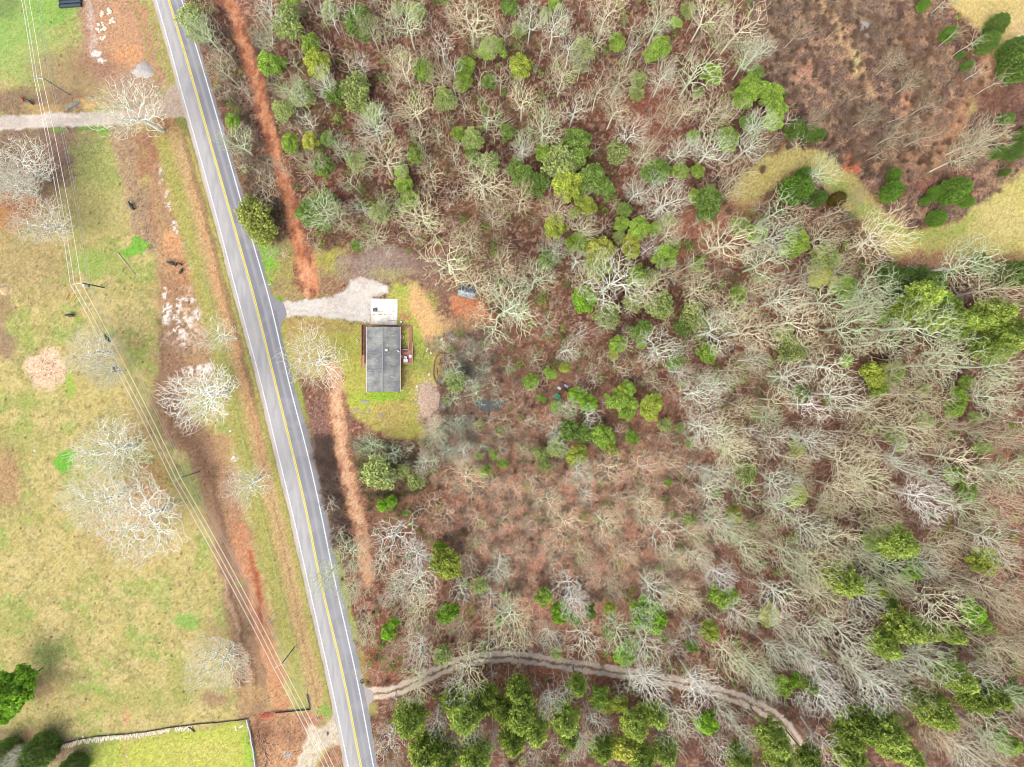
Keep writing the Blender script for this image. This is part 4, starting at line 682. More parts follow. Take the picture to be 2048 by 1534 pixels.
AREAS = [  # crown position (photo px), where it stands
 (400,50,"on the right road verge at the top edge"),(465,220,"between the road and the upper clay strip"),(560,30,"right of the clay strip at the top edge"),(560,170,"right of the bend of the upper clay strip"),
 (700,40,"near the top edge straight above the house"),(850,40,"at the top edge right of the house line"),(640,230,"in the wood north of the mossy patch"),(740,170,"in the upper wood well above the house"),(870,170,"in the upper wood above the dark shed"),
 (600,360,"along the middle of the upper clay strip"),(630,440,"at the lower end of the upper clay strip"),(760,320,"in the wood above the gravel driveway"),(740,450,"just above the grey driveway turnaround"),(870,330,"in the wood above the dry grass yard"),
 (880,440,"on the wood edge above the yard"),(910,540,"at the yard corner beside the dark shed"),(1000,620,"right of the dark shed"),(1000,60,"at the top edge left of mid frame"),(990,220,"in the upper wood left of the green cluster"),
 (1000,370,"left of the green cluster in the upper wood"),(1120,60,"at the top edge near mid frame"),(1130,180,"in the upper wood above the green cluster"),(1150,340,"in the big green cluster of the upper wood"),(1110,470,"just below the big green cluster"),
 (1260,80,"at the top edge right of mid frame"),(1260,230,"in the upper wood right of mid frame"),(1290,360,"right of the big green cluster"),(1240,470,"in the middle wood below the green cluster"),(1400,60,"at the top edge left of the brown clearing"),
 (1390,200,"in the wood left of the brown clearing"),(1420,330,"where the wood meets the grass path"),(1510,110,"on the left rim of the brown clearing at the top"),(1510,230,"on the left rim of the brown clearing"),(1620,60,"inside the brown clearing near the top"),
 (1590,265,"at the lower left corner of the brown clearing"),(1620,380,"beside the bend of the grass path"),(1730,200,"in the middle of the brown clearing"),(1790,370,"in the brown scrub below the clearing"),(1900,110,"on the right rim of the clearing near the top"),
 (2000,90,"at the top right grass field"),(1890,400,"in the scrub inside the grass path curve"),(1990,290,"at the right edge above the tan field"),(1860,260,"at the lower right of the clearing"),(1760,470,"below the end of the grass path"),
 (1050,580,"in the wood right of the shed"),(1200,580,"around the round vivid green tree"),(1310,560,"in the middle wood right of the round green tree"),(1420,440,"below the leafy bay of the grass path"),(1480,600,"in the middle right wood"),
 (1380,690,"in the middle right wood above the big white tree"),(1250,690,"in the middle wood above the bright thickets"),(1110,710,"just above the junk sheets"),(1140,800,"beside the junk sheets"),(1250,810,"in the bright green thicket right of the junk"),
 (1180,890,"in the green thicket below the junk sheets"),(1020,880,"in the scrub below the pond"),(930,720,"between the garden bed and the wood"),(920,830,"in the dark scrub beside the pond"),(1430,860,"around the big white trees of the centre right"),
 (1330,920,"on the upper right of the pink brown slope"),(1200,980,"on the pink brown slope"),(1080,1010,"on the left of the pink brown slope"),(950,1010,"left of the pink brown slope"),(1440,1010,"right of the pink brown slope"),
 (1330,1080,"on the lower right of the pink brown slope"),(1140,1100,"on the lower pink brown slope"),(800,940,"south of the lawn beside the lower clay strip"),(790,1020,"in the scrub right of the lower clay strip"),(690,1130,"leaning over the road at the lower clay strip"),
 (810,1110,"at the lower end of the lower clay strip"),(740,1240,"along the road below the clay strip"),(880,1170,"in the lower wood near the round green tree"),(870,1300,"just above the curved track near the road"),(1000,1200,"in the lower wood left of the white tree"),
 (1140,1200,"around the bright white tree of the lower wood"),(1050,1270,"above the middle of the curved track"),(1200,1280,"above the track right of the cream giant"),(1300,1220,"around the vivid green tree of the lower wood"),(1430,1200,"in the lower wood right of the vivid tree"),
 (1320,1330,"over the curved track"),(1470,1320,"above the right bend of the curved track"),(830,1430,"below the track beside the road"),(930,1430,"in the pine belt nearest the road"),(850,1510,"at the bottom edge nearest the road"),(950,1510,"at the bottom edge in the left pine belt"),
 (1050,1430,"in the pine belt below the leafy gap"),(1150,1440,"in the pine belt at its middle"),(1210,1410,"just under the track in the pine belt"),(1260,1490,"at the bottom edge in the middle pine belt"),(1370,1450,"inside the curve of the track"),(1470,1490,"at the bottom edge inside the track curve"),
 (1560,1460,"against the inner side of the track end"),(1560,520,"in the wood below the grass path"),(1600,650,"in the right wood left of centre"),(1690,560,"left of the dark evergreen belt"),(1720,660,"in the right wood below the evergreen belt"),(1830,570,"in the dark evergreen belt"),
 (1960,540,"at the upper right end of the evergreen belt"),(1970,660,"in the lower right evergreen belt"),(1850,690,"below the dark evergreen belt"),(1580,780,"in the right wood beside the big white trees"),(1700,800,"in the right wood at mid height"),
 (1800,810,"in the right wood beyond mid height"),(1930,800,"near the right edge at mid height"),(2020,880,"on the right edge below mid height"),(1580,900,"in the right wood left of the striped crowns"),(1700,950,"among the long fanned crowns of the right wood"),
 (1830,930,"in the far right wood"),(1930,980,"near the right edge by the green wedge"),(2020,1040,"on the right edge in the pinkish brush"),(1580,1040,"in the right wood below the fanned crowns"),(1680,1100,"above the yellow pine of the right wood"),
 (1800,1100,"around the olive pine of the right wood"),(1900,1130,"in the lower right wood near the edge"),(2010,1170,"on the right edge low down"),(1580,1200,"in the lower right wood at its left"),(1700,1220,"in the lower right wood at its middle"),
 (1830,1230,"among the olive pines of the lower right"),(1930,1240,"by the bright green wedge at lower right"),(1570,1330,"above the track's last bend"),(1650,1390,"beside the outside of the track end"),(1740,1360,"in the dense lower right crowns"),
 (1850,1350,"in the lower right corner wood"),(1970,1340,"near the right edge in the lower corner"),(1640,1490,"at the bottom edge right of the track end"),(1740,1480,"at the bottom edge in the right pines"),(1860,1480,"at the bottom edge in the right corner"),
 (1990,1450,"in the bottom right corner"),(270,215,"over the farm track mouth"),(30,350,"in the pasture at the left edge"),(190,715,"in the pasture beside the straw patch"),(440,672,"beside the road opposite the house"),(393,790,"on the brown track opposite the lawn"),
 (210,900,"in the middle of the pasture"),(250,1020,"in the large pasture clump"),(487,970,"between the brown track and the road"),(430,1332,"in the lower pasture by the power line"),(30,1390,"in the lower pasture at the left edge"),(60,1510,"in the bottom left corner"),
 (626,718,"on the lawn left of the house"),(515,440,"leaning over the right road verge"),(1900,1450,"in the wood at the bottom right"),(760,40,"near the top edge right of the clay strip")]
AXY = np.array([(a[0], a[1]) for a in AREAS], float)
def area_of(x, y): return int(np.argmin((AXY[:, 0] - x) ** 2 + (AXY[:, 1] - y) ** 2))
def parse(s):
    out = []
    for t in s.replace("\n", ";").split(";"):
        if t.strip():
            a = t.split(","); out.append((float(a[0]), float(a[1]), float(a[2]), a[3]))
    return out
BL, GL = parse(BARE), parse(GREENS)
ORD = ["leftmost", "second from left", "third from left", "fourth from left", "fifth from left", "sixth from left", "seventh from left", "eighth from left", "ninth from left"]
def labels(items, wordf):
    """items: (x,y,r,code); one label per item, unique"""
    cls = {}
    for i, it in enumerate(items): cls.setdefault((area_of(it[0], it[1]), wordf(it)), []).append(i)
    out = [None] * len(items)
    for (a, w_), ids in cls.items():
        ids.sort(key=lambda i: items[i][0])
        for k_, i in enumerate(ids):
            pre = "" if len(ids) == 1 else (["left", "right"][k_] + " of two, " if len(ids) == 2 else ORD[k_] + ", ")
            ph = AREAS[a][2]
            while len((pre + w_ + " " + ph).split()) > 16 and "the " in ph: ph = ph.replace("the ", "", 1)
            if len((pre + w_ + " " + ph).split()) > 16: ph = ph.replace("in middle wood ", "").replace("in lower wood ", "").replace("in middle right wood ", "")
            out[i] = pre + w_ + " " + ph
    return out
def szw(r): return 'small' if r < 25 else ('large' if r >= 40 else 'medium')
bw = lambda it: "%s %s bare tree" % (szw(it[2]), BWORD[it[3]])
gnoun = {'pine': 'pine', 'cedar': 'cedar', 'round': 'leafy evergreen', 'soft': 'feathery evergreen'}
gw = lambda it: "%s %s %s" % ('small' if it[2] < 14 else ('large' if it[2] >= 22 else 'medium'), GCOL[it[3]][2], gnoun[GCOL[it[3]][0]])
BL.sort(key=lambda t_: (-(t_[2] if t_[3] not in 'lmdb' else t_[2] + 40), t_[0])); BREST = BL[300:]; BL = BL[:300]
BLAB = labels(BL, bw); GLAB = labels(GL, gw)

def tree(name, label, cat, group, mt, mc_, col, tcol, base, rz, sx, sz, tsx=None, lean=0.):
    t = thing(name, label, cat, base, rz, group); t.rotation_euler = (lean * math.cos(rz), lean * math.sin(rz), rz)
    a = link("trunk", mt, t); a.color = tcol; a.scale = (tsx or sx, tsx or sx, sz)
    b = link("crown", mc_, t); b.color = col; b.scale = (sx, sx, sz); return t
def jit(c, a=.07):
    k = 1 + rng.uniform(-a, a); return tuple(min(1., v * k * (1 + rng.uniform(-.02, .02))) for v in c[:3]) + (1.,)
BC = {k: alb(*v, 1.8) for k, v in BCOL.items()}
for i, (x, y, r, c) in enumerate(BL):
    rm = r / PXM * 1.1; h = 11.5 + rm * 1.45
    if c == 'd': h = 7 + rm * 1.3
    if c in 'lm': h = 9 + rm * .95
    if x < 1000 and c not in 'lm': h *= .92
    hc = h * .74; rm *= (HCAM - hc) / HCAM
    b = P(x, y, hc); b.z = 0
    fam = SPARSE if (c == 'b' and r < 40 and x > 700 and i % 2) or (i % 9 == 4 and x > 560) else (DENSE if (c == 'm' or (c == 'l' and 100 < x < 300 and y > 800) or (x, y) == (393., 790.) or (c == 'b' and r == 22)) else BIG)
    mt, mc_ = fam[rng.randrange(len(fam))]
    sx = rm / 5.5; sz = h / 20.
    tree("bare_tree", BLAB[i], "bare tree", "bare trees of the wood and pasture", mt, mc_, jit(BC[c]), jit(BC[c], .05), b, rng.uniform(0, 6.28), sx, sz, max(.6, sx), rng.uniform(0, .06))
for i, (x, y, r, c) in enumerate(GL):
    kind, col, _ = GCOL[c]; rm = r / PXM * ((1.2 if x < 1500 else 1.3) if kind == 'pine' else (1.02 if kind == 'cedar' else 1.2))
    hh = {'pine': 2.6, 'cedar': 2.5, 'round': 2.1, 'soft': 2.0}[kind] * rm * .5 * 1.15     # half-height of the crown
    tr_ = {'pine': 7.5, 'cedar': .2, 'round': 3.4, 'soft': 2.6}[kind]
    if x > 1500 and kind == 'pine': tr_ = 10
    if c == 'ol': tr_ = 1.5
    top = tr_ + 2 * hh; hc = tr_ + hh * (.9 if kind != 'cedar' else .6); rm *= (HCAM - hc) / HCAM
    b = P(x, y, hc)
    t = thing({'pine': 'pine_tree', 'cedar': 'cedar_tree', 'round': 'evergreen_tree', 'soft': 'evergreen_tree'}[kind], GLAB[i], "evergreen tree", (b.x, b.y, 0), rng.uniform(0, 6.28), "green trees of the wood and clearing")
    a = link("trunk", GTRUNK[i % 2], t); a.color = alb(150, 130, 112, 1.4); a.scale = (min(rm, 3), min(rm, 3), (tr_ + hh * 1.2) / 3.7); a.location = (0, 0, 2.0 * (tr_ + hh * 1.2) / 3.7)
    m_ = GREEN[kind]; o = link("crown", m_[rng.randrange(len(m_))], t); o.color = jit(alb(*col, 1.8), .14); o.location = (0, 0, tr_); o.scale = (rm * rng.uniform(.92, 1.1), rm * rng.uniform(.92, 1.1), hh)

# ------------------------------------------------------------------ thin young trees, brush: too many to count
def free(x, y):
    if x < rw(y) + 16: return False
    if 560 < x < 880 and 505 < y < 880: return False
    if abs(np.interp(y, [p_[1] for p_ in up_clay], [p_[0] for p_ in up_clay]) - x) < 22 and y < 590: return False
    if 700 < y < 1160 and abs(np.interp(y, [p_[1] for p_ in lo], [p_[0] for p_ in lo]) - x) < 24: return False
    if 1100 < x < 1150 and 745 < y < 805: return False
    if 880 < x < 975 and 560 < y < 660: return False
    if 900 < x < 1020 and 780 < y < 830: return False
    i_ = min(nx - 1, max(0, int(np.searchsorted(px0, x)))); j_ = min(ny - 1, max(0, ny - int(np.searchsorted(py0[::-1], y))))
    if SD['track_wood'][j_, i_] < 4: return False
    return True
CLR = np.array(clr, float)
def in_poly(pts, x, y):
    ins = False; n = len(pts)
    for i in range(n):
        a, b = pts[i], pts[(i + 1) % n]
        if (a[1] > y) != (b[1] > y) and x < (b[0] - a[0]) * (y - a[1]) / (b[1] - a[1]) + a[0]: ins = not ins
    return ins
GRASSPATH = [(1470, 440), (1500, 370), (1560, 300), (1640, 300), (1720, 360), (1830, 455), (1920, 440), (1990, 395), (2100, 280), (2100, 560), (2040, 545), (1960, 540), (1880, 535), (1790, 510), (1740, 470), (1680, 410), (1610, 350), (1540, 390)]
FIELD = [(1860, -60), (2100, -60), (2100, 180), (2000, 150), (1975, 70), (1935, 40)]
cent = np.array([(b_[0], b_[1], b_[2]) for b_ in BL + BREST]); gcent = np.array([(b_[0], b_[1], b_[2]) for b_ in GL])
pts = []
cands = nr.rand(26000, 2) * [1880, 1800] + [340, -120]
for (x, y) in cands:
    if not free(x, y) or in_poly(clr, x, y) or in_poly(GRASSPATH, x, y) or in_poly(FIELD, x, y): continue
    r = nr.uniform(13, 25)
    if np.min(np.hypot(cent[:, 0] - x, cent[:, 1] - y) - .42 * cent[:, 2] - .35 * r) < 0: continue
    if np.min(np.hypot(gcent[:, 0] - x, gcent[:, 1] - y) - .75 * gcent[:, 2] - .2 * r) < 0: continue
    if pts and np.min(np.hypot(np.array(pts)[:, 0] - x, np.array(pts)[:, 1] - y)) < 22: continue
    pts.append((x, y, r))
    if len(pts) > 900: break
small = [np.concatenate(bare_tree_segs(100 + s, h=12, R=2.6, n=62, fork=.34, zlow=.36, tip_r=.027, gaps=.5, bias=.9)) for s in range(9)]
def place(seglib, items, cols):
    Vs, Fs, Cs = [], [], []; off = 0
    for (b, rz, sx, sz), c in zip(items, cols):
        s = seglib[nr.randint(len(seglib))]; V_, F_, t_ = prisms(s, 3); ca, sa = math.cos(rz), math.sin(rz)
        X_ = V_[:, 0] * ca - V_[:, 1] * sa; Y_ = V_[:, 0] * sa + V_[:, 1] * ca
        Vs.append(np.stack([X_ * sx + b[0], Y_ * sx + b[1], V_[:, 2] * sz + b[2]], 1)); Fs.append(F_ + off); off += len(V_)
        k = (1 - .25 * t_)[:, None]; Cs.append(np.array(c[:3])[None] * k * np.array([1, .97, .93])[None] ** t_[:, None])
    return np.concatenate(Vs), np.concatenate(Fs), np.concatenate(Cs)
def region_col(x, y):
    if 850 < x < 1420 and 860 < y < 1180: return (226, 206, 182)
    if y > 1350: return (204, 204, 188)
    if x > 1500: return (206, 200, 178)
    return (204, 194, 172)
items, cols = [], []
for (x, y, r) in pts:
    sx = r / PXM / 2.6; h = nr.uniform(8, 12.5); b = P(x, y, h * .7); b.z = 0; items.append((b, nr.rand() * 6.28, sx, h / 12)); c = np.array(alb(*region_col(x, y), 1.9)[:3]) * nr.uniform(.75, 1.15); cols.append(c)
small += [np.concatenate(bare_tree_segs(300 + s, h=12, R=2.6, n=150, fork=.36, zlow=.4, tip_r=.022, gaps=.6, bias=.9)) for s in range(6)]
V_, F_, C_ = place(small[:9], items, cols)
it2, co2 = [], []
for (x, y, r, c) in BREST:
    rm = r / PXM * 1.1; h = 11.5 + rm * 1.45; b = P(x, y, h * .74); b.z = 0; it2.append((b, nr.rand() * 6.28, rm / 2.6 * .92, h / 12)); co2.append(np.array(BC[c][:3]) * nr.uniform(.9, 1.05))
V2, F2, C2 = place(small[9:], it2, co2); F_ = np.concatenate([F_, F2 + len(V_)]); V_ = np.concatenate([V_, V2]); C_ = np.concatenate([C_, C2])
o = link("young_trees", np_mesh("young_trees", V_, F_, M_TWIG, None, C_)); tag(o, "thin bare saplings filling the wood between the larger trees", "saplings", None, 'stuff')
# brush
def shrub_segs(seed, n=34, spread=1.):
    r = np.random.RandomState(seed); s = []
    for k in range(n):
        az = r.rand() * 6.28; inc = r.rand() ** .6 * 1.1 * spread; d = np.array([math.sin(inc) * math.cos(az), math.sin(inc) * math.sin(az), math.cos(inc)]); p = r.randn(3) * [.12, .12, 0]; ln = .5 + .6 * r.rand()
        q = p + d * ln * .55; d2 = d + r.randn(3) * .25; q2 = q + d2 * ln * .5
        s.append(list(p) + list(q) + [.032, .024, .3]); s.append(list(q) + list(q2) + [.024, .012, .7])
        for j in range(2): d3 = d + r.randn(3) * .5; s.append(list(q) + list(q + d3 * ln * .35) + [.018, .009, 1.])
    return np.array(s)
shr = [shrub_segs(200 + s) for s in range(6)]
items, cols = [], []
def brush(n, f, colr, r0, r1, hz=1.):
    k = 0; tries = 0
    while k < n and tries < n * 30:
        tries += 1; x, y = f()
        if not free(x, y): continue
        if x > 1450 and (in_poly(GRASSPATH, x, y) or in_poly(FIELD, x, y)): continue
        s = nr.uniform(r0, r1); b = P(x, y, 0); items.append((b, nr.rand() * 6.28, s, s * hz * nr.uniform(.8, 1.2))); cols.append(np.array(alb(*colr, 1.6)[:3]) * nr.uniform(.7, 1.25)); k += 1
U = lambda a, b: nr.uniform(a, b)
brush(1500, lambda: (U(380, 2100), U(-60, 1600)), (176, 146, 124), .9, 1.9)
brush(900, lambda: (U(900, 1420), U(860, 1200)), (232, 204, 180), .9, 2.0)
brush(190, lambda: (660 + nr.randn() * 28, U(790, 1090)), (168, 146, 134), 1., 2.2)
brush(80, lambda: (900 + nr.randn() * 42, 860 + nr.randn() * 55), (206, 200, 184), .9, 2.)
brush(60, lambda: (935 + nr.randn() * 36, 720 + nr.randn() * 50), (206, 196, 178), .9, 2.)
brush(120, lambda: (770 + nr.randn() * 40, 930 + nr.randn() * 50), (166, 156, 118), 1., 2.2)
brush(240, lambda: (U(390, 560), U(60, 480)), (172, 150, 132), 1., 2.)
brush(300, lambda: (U(1530, 1860), U(-20, 330)), (148, 124, 104), .8, 1.6); brush(120, lambda: (U(1800, 2060), U(40, 330)), (176, 138, 112), .8, 1.5)
brush(100, lambda: (U(1500, 1900), U(280, 460)), (150, 122, 104), .8, 1.6)
V_, F_, C_ = place(shr, items, cols)
o = link("brush", np_mesh("brush", V_, F_, M_TWIG, None, C_)); tag(o, "leafless brown brush covering the forest floor", "brush", None, 'stuff')
# green undergrowth
n = 5200; U_ = []; 
while len(U_) < 1500:
    x, y = U(400, 2080), U(-20, 1560)
    if free(x, y) and not in_poly(clr, x, y) and not in_poly(GRASSPATH, x, y) and vnoise(np.array([x / 90.]), np.array([y / 90.]), 55)[0] > .42: U_.append((x, y))
cs = []
cc_ = []
for (x, y) in U_:
    b = P(x, y, 0); s = nr.uniform(.5, 1.7) if nr.rand() < .6 else .5; m = int(55 * s * s) + 8; q = nr.randn(m, 3) * [s * .45, s * .45, s * .45]; q[:, 2] = abs(q[:, 2] + s * .9); cs.append(q + np.array(b)); cc_.append(np.repeat(np.array(alb(*[(128, 160, 62), (146, 166, 80), (104, 136, 58)][nr.randint(3)], 1.5)[:3])[None] * nr.uniform(.8, 1.2), m * 4, 0))
V_, F_, _t = leaf_mesh(np.concatenate(cs), .16, nr, np.zeros(sum(len(q) for q in cs)))
o = link("undergrowth", np_mesh("undergrowth", V_, F_, M_TWIG, None, np.concatenate(cc_))); tag(o, "low green undergrowth scattered over the leaf litter", "undergrowth", None, 'stuff')
# ------------------------------------------------------------------ house and yard
M_SHING, nt, b = nodes("roof_shingle")
tc = nt.nodes.new("ShaderNodeTexCoord"); mp = nt.nodes.new("ShaderNodeMapping"); mp.inputs["Scale"].default_value = (.5, 3.2, 1); L(nt, tc.outputs["Object"], mp.inputs[0])
n = nt.nodes.new("ShaderNodeTexNoise"); n.inputs["Scale"].default_value = 1.; n.inputs["Detail"].default_value = 4; n.inputs["Roughness"].default_value = .75; L(nt, mp.outputs[0], n.inputs[0])
n2 = tex_noise(nt, .35, 2, .5); n3 = tex_noise(nt, 6., 2, .6)
c = mixc(nt, maprange(nt, n2.outputs["Fac"], .4, .6, 0, 1), alb(130, 130, 134), alb(162, 166, 158))
f = mathn(nt, 'MULTIPLY', maprange(nt, n.outputs["Fac"], .3, .7, .7, 1.3), maprange(nt, n3.outputs["Fac"], .3, .7, .75, 1.25))
L(nt, mul(nt, c, f), b.inputs["Base Color"]); b.inputs["Roughness"].default_value = .9
M_WHITE = mat_plain("white_paint", (244, 240, 238), .05); M_TRIM = mat_plain("pink_white_trim", (238, 206, 190), .06); M_WALL = mat_plain("red_brown_wall", (168, 96, 76), .15, 2.)
M_DECK, nt, b = nodes("deck_boards"); tc = nt.nodes.new("ShaderNodeTexCoord"); wv = nt.nodes.new("ShaderNodeTexWave"); wv.inputs["Scale"].default_value = 2.2; wv.bands_direction = 'Y'; wv.inputs["Distortion"].default_value = .3; L(nt, tc.outputs["Object"], wv.inputs[0])
n = tex_noise(nt, 2., 3, .7); c = mixc(nt, maprange(nt, wv.outputs["Fac"], .0, .25, 0, 1), alb(112, 60, 50), alb(184, 114, 98)); L(nt, mul(nt, c, maprange(nt, n.outputs["Fac"], .3, .7, .82, 1.18)), b.inputs["Base Color"])
M_RAIL = mat_plain("rail_wood", (206, 150, 124), .1); M_GLASS = mat_plain("window_glass", (70, 84, 96), .1, 1., .15); M_BLACK = mat_plain("black_plastic", (52, 54, 58), .2, 4., .5)
M_METAL = mat_plain("galvanised_metal", (206, 212, 214), .1, 3., .4, .3); M_RUST = mat_plain("rusty_sheet", (170, 110, 68), .2, 3., .8, 0, (196, 136, 70)); M_STONE = mat_plain("grey_stone", (190, 182, 174), .2, 2.); M_WOOD = mat_plain("weathered_wood", (190, 172, 146), .15, 3.)
M_DARKW = mat_plain("dark_wood", (104, 80, 66), .2, 3.); M_SOIL = mat_plain("bed_soil", (70, 54, 48), .3, 4.)

EZ = 2.7
A0, A1, A2, A3 = P(734.5, 654, EZ), P(801, 654, EZ), P(799.5, 783.5, EZ), P(732.5, 783.5, EZ)
hc_ = (A0 + A1 + A2 + A3) / 4; house = thing("house", "long single storey house with a grey shingle gable roof and red brown walls", "house", (hc_.x, hc_.y, 0))
hw = 4.0; hl = (A0.y - A3.y) / 2; rz_ = EZ + 1.35
def HX(x, y, z): return (x, y, z)
for sgn in (-1, 1):
    mb = MB(); x0 = sgn * (hw + .12); zz = EZ
    if sgn > 0: top = [(0, -hl, rz_), (x0, -hl, zz), (x0, hl, zz), (0, hl, rz_)]
    else: top = [(x0, -hl, zz), (0, -hl, rz_), (0, hl, rz_), (x0, hl, zz)]
    lo_ = [(a[0], a[1], a[2] - .09) for a in top]; mb.v = top + lo_; mb.f = [(0, 1, 2, 3), (7, 6, 5, 4), (0, 4, 5, 1), (1, 5, 6, 2), (2, 6, 7, 3), (3, 7, 4, 0)]
    ro = mb.build("roof_slope", M_SHING, house)
mb = MB(); mb.box((0, 0, rz_ + .03), (.3, hl * 2 + .04, .07)); mb.build("ridge_cap", mat_plain("ridge_cap", (150, 153, 150), .15, 5.), house)
for sgn in (-1, 1):
    mb = MB(); mb.box((sgn * (hw + .17), 0, EZ - .06), (.1, hl * 2 + .1, .12)); mb.build("gutter", M_TRIM if sgn > 0 else M_WHITE, house)
mb = MB(); gy = hl - .35; wx = hw - .12
mb.prism([(-wx, -gy), (wx, -gy), (wx, gy), (-wx, gy)], 0, EZ - .12)
for sy in (-1, 1):
    i = len(mb.v); y = sy * gy; mb.v += [(-wx, y, EZ - .12), (wx, y, EZ - .12), (0, y, rz_ - .12)]; mb.f.append((i, i + 1, i + 2) if sy < 0 else (i + 2, i + 1, i))
mb.build("wall", M_WALL, house)
for sx_, ys_ in ((-1, (-5.5, -2.6, 2.0, 5.6)), (1, (-6., -3.2, 1.2, 5.8))):
    for y in ys_:
        w_ = MB(); w_.box((sx_ * (wx + .03), y, 1.55), (.07, 1.1, 1.1)); wo = w_.build("window", M_WHITE, house)
        q = MB(); q.box((sx_ * (wx + .075), y, 1.55), (.03, .92, .92)); q.build("pane", M_GLASS, wo)
q = MB(); q.box((-(wx + .03), .2, 1.05), (.07, .95, 2.1)); q.build("door", M_WHITE, house)
q = MB(); q.box(((wx + .03), -1.0, 1.05), (.07, 1.6, 2.1)); q.build("door", M_GLASS, house)
def hpt(px, py, z): p = P(px, py, z); return (p.x - hc_.x, p.y - hc_.y, z)
for (px, py, r, hh, lbl) in [(775, 690, .13, .35, "vent_pipe"), (785.5, 671, .09, .3, "vent_pipe"), (784, 753.5, .13, .3, "vent_pipe")]:
    p = hpt(px, py, 3.6); q = MB(); zz = rz_ - abs(p[0]) * .33; q.tube([(p[0], p[1], zz - .1), (p[0], p[1], zz + hh)], r, 8); q.build(lbl, M_WHITE, house)
p = hpt(773, 700, 3.9); q = MB(); q.box((p[0], p[1], rz_ - .1), (.7, .6, .35)); q.box((p[0], p[1], rz_ + .1), (.45, .4, .3)); q.build("roof_vent", M_WHITE, house)
p = hpt(796.5, 702, 3.1); q = MB(); q.tube([(p[0] - .3, p[1] + .25, EZ + .3), (p[0] - .05, p[1] + .02, EZ + .55), (p[0] + .3, p[1] - .25, EZ + .35)], .14, 8); q.box((p[0], p[1] + .1, EZ + .3), (.12, .12, .7)); q.build("satellite_dish", M_WHITE, house)
q = MB(); a_ = hpt(739, 712, 3.1); q.box((-1.85, a_[1], EZ + .76), (2.3, .1, .04), 0, 0, -.325); q.build("roof_flashing", mat_plain("flashing", (196, 198, 184), .05), house)
for (px, py) in ((788, 754), (791, 769), (793, 779)):
    a_ = hpt(px, py, 3.2); q = MB(); q.box((2.7, a_[1], rz_ - 2.7 * .33 + .06), (1.6 if py < 760 else .7, .06, .03), 0, 0, .325); q.build("roof_flashing", mat_plain("flashing_b", (170, 186, 196), .05), house)
q = MB(); a_ = hpt(801, 780.5, EZ); q.box((hw + .5, a_[1], EZ - .1), (.6, .1, .1)); q.build("downspout", M_WHITE, house)

def railing(mb, a, b, z, h=.9):
    a = Vector(a); b = Vector(b); d = b - a; n_ = max(1, int(d.length / 1.2)); ang = math.atan2(d.y, d.x); m_ = (a + b) / 2
    mb.box((m_.x, m_.y, z + h), (d.length, .12, .05), ang); mb.box((m_.x, m_.y, z + .15), (d.length, .05, .05), ang)
    for k in range(n_ + 1): q_ = a + d * k / n_; mb.box((q_.x, q_.y, z + h / 2), (.09, .09, h), ang)
def pxbox(mb, x0, y0, x1, y1, z0, z1):
    a, b_ = P(x0, y1, z1), P(x1, y0, z1); mb.prism([(a.x, a.y), (b_.x, a.y), (b_.x, b_.y), (a.x, b_.y)], z0, z1)
dk = thing("back_deck", "red brown timber deck with railings and a ramp on the back of the house", "deck")
mb = MB(); pxbox(mb, 801.5, 699, 825.5, 725.5, .62, .74); mb.build("deck_floor", M_DECK, dk)
mb = MB(); pxbox(mb, 819, 652, 823.6, 686, .3, .4); mb.build("walkway", M_DECK, dk)
mb = MB(); pxbox(mb, 795.8, 651.5, 819, 656, .24, .34); mb.build("walkway", M_DECK, dk)
for k in range(6):
    mb = MB(); pxbox(mb, 818.5, 697 - k * 2.1, 825, 699 - k * 2.1, .62 - .06 * (k + 1), .68 - .055 * (k + 1)); mb.build("step", M_DECK, dk)
mb = MB(); c_ = [P(x, y, .74) for x, y in ((802, 726), (825.8, 726), (825.8, 684), (818, 684), (818, 699), (802, 699))]
for a_, b_ in zip(c_[:-1], c_[1:]): railing(mb, (a_.x, a_.y, 0), (b_.x, b_.y, 0), .74)
mb.build("railing", M_RAIL, dk)
mb = MB(); pxbox(mb, 808, 726.5, 811, 728.5, .1, .45); mb.build("step", mat_plain("yellow_step", (214, 186, 88), .1), dk)
pc = thing("front_porch", "narrow red front porch with slatted rail along the west wall", "porch")
mb = MB(); pxbox(mb, 729.5, 651, 734, 727, .3, .42); mb.build("porch_floor", M_DECK, pc)
mb = MB(); a_, b_ = P(729.5, 650.5, .4), P(729, 727, .4); railing(mb, (a_.x, a_.y, 0), (b_.x, b_.y, 0), .4)
d_ = b_ - a_
for k in range(60): q_ = a_ + d_ * (k + .5) / 60; mb.box((q_.x, q_.y, .85), (.05, .05, .8))
mb.build("railing", M_RAIL, pc)
mb = MB(); pxbox(mb, 758, 650.5, 796, 653.6, .04, .16); mb.build("step", mat_plain("entry_step", (150, 96, 82), .15), pc); mb = MB(); pxbox(mb, 735, 650.5, 757, 653.6, .04, .14); mb.build("step", mat_plain("brick_entry", (204, 142, 108), .2, 5.), pc)
fb = thing("flower_bed", "long dark flower bed with red edging in front of the porch", "flower bed")
mb = MB(); pxbox(mb, 723.6, 650, 729, 710, .0, .1); mb.build("soil", M_SOIL, fb)
mb = MB(); pxbox(mb, 722.6, 649, 723.6, 735, .0, .22); pxbox(mb, 723.6, 648.4, 729, 649.4, 0, .21); mb.build("edging", mat_plain("red_edging", (176, 108, 86), .15), fb)
mb = MB(); pxbox(mb, 723.6, 710.4, 728.6, 736, .0, .07); mb.build("mulch", mat_plain("tan_mulch", (206, 168, 128), .3, 6.), fb)
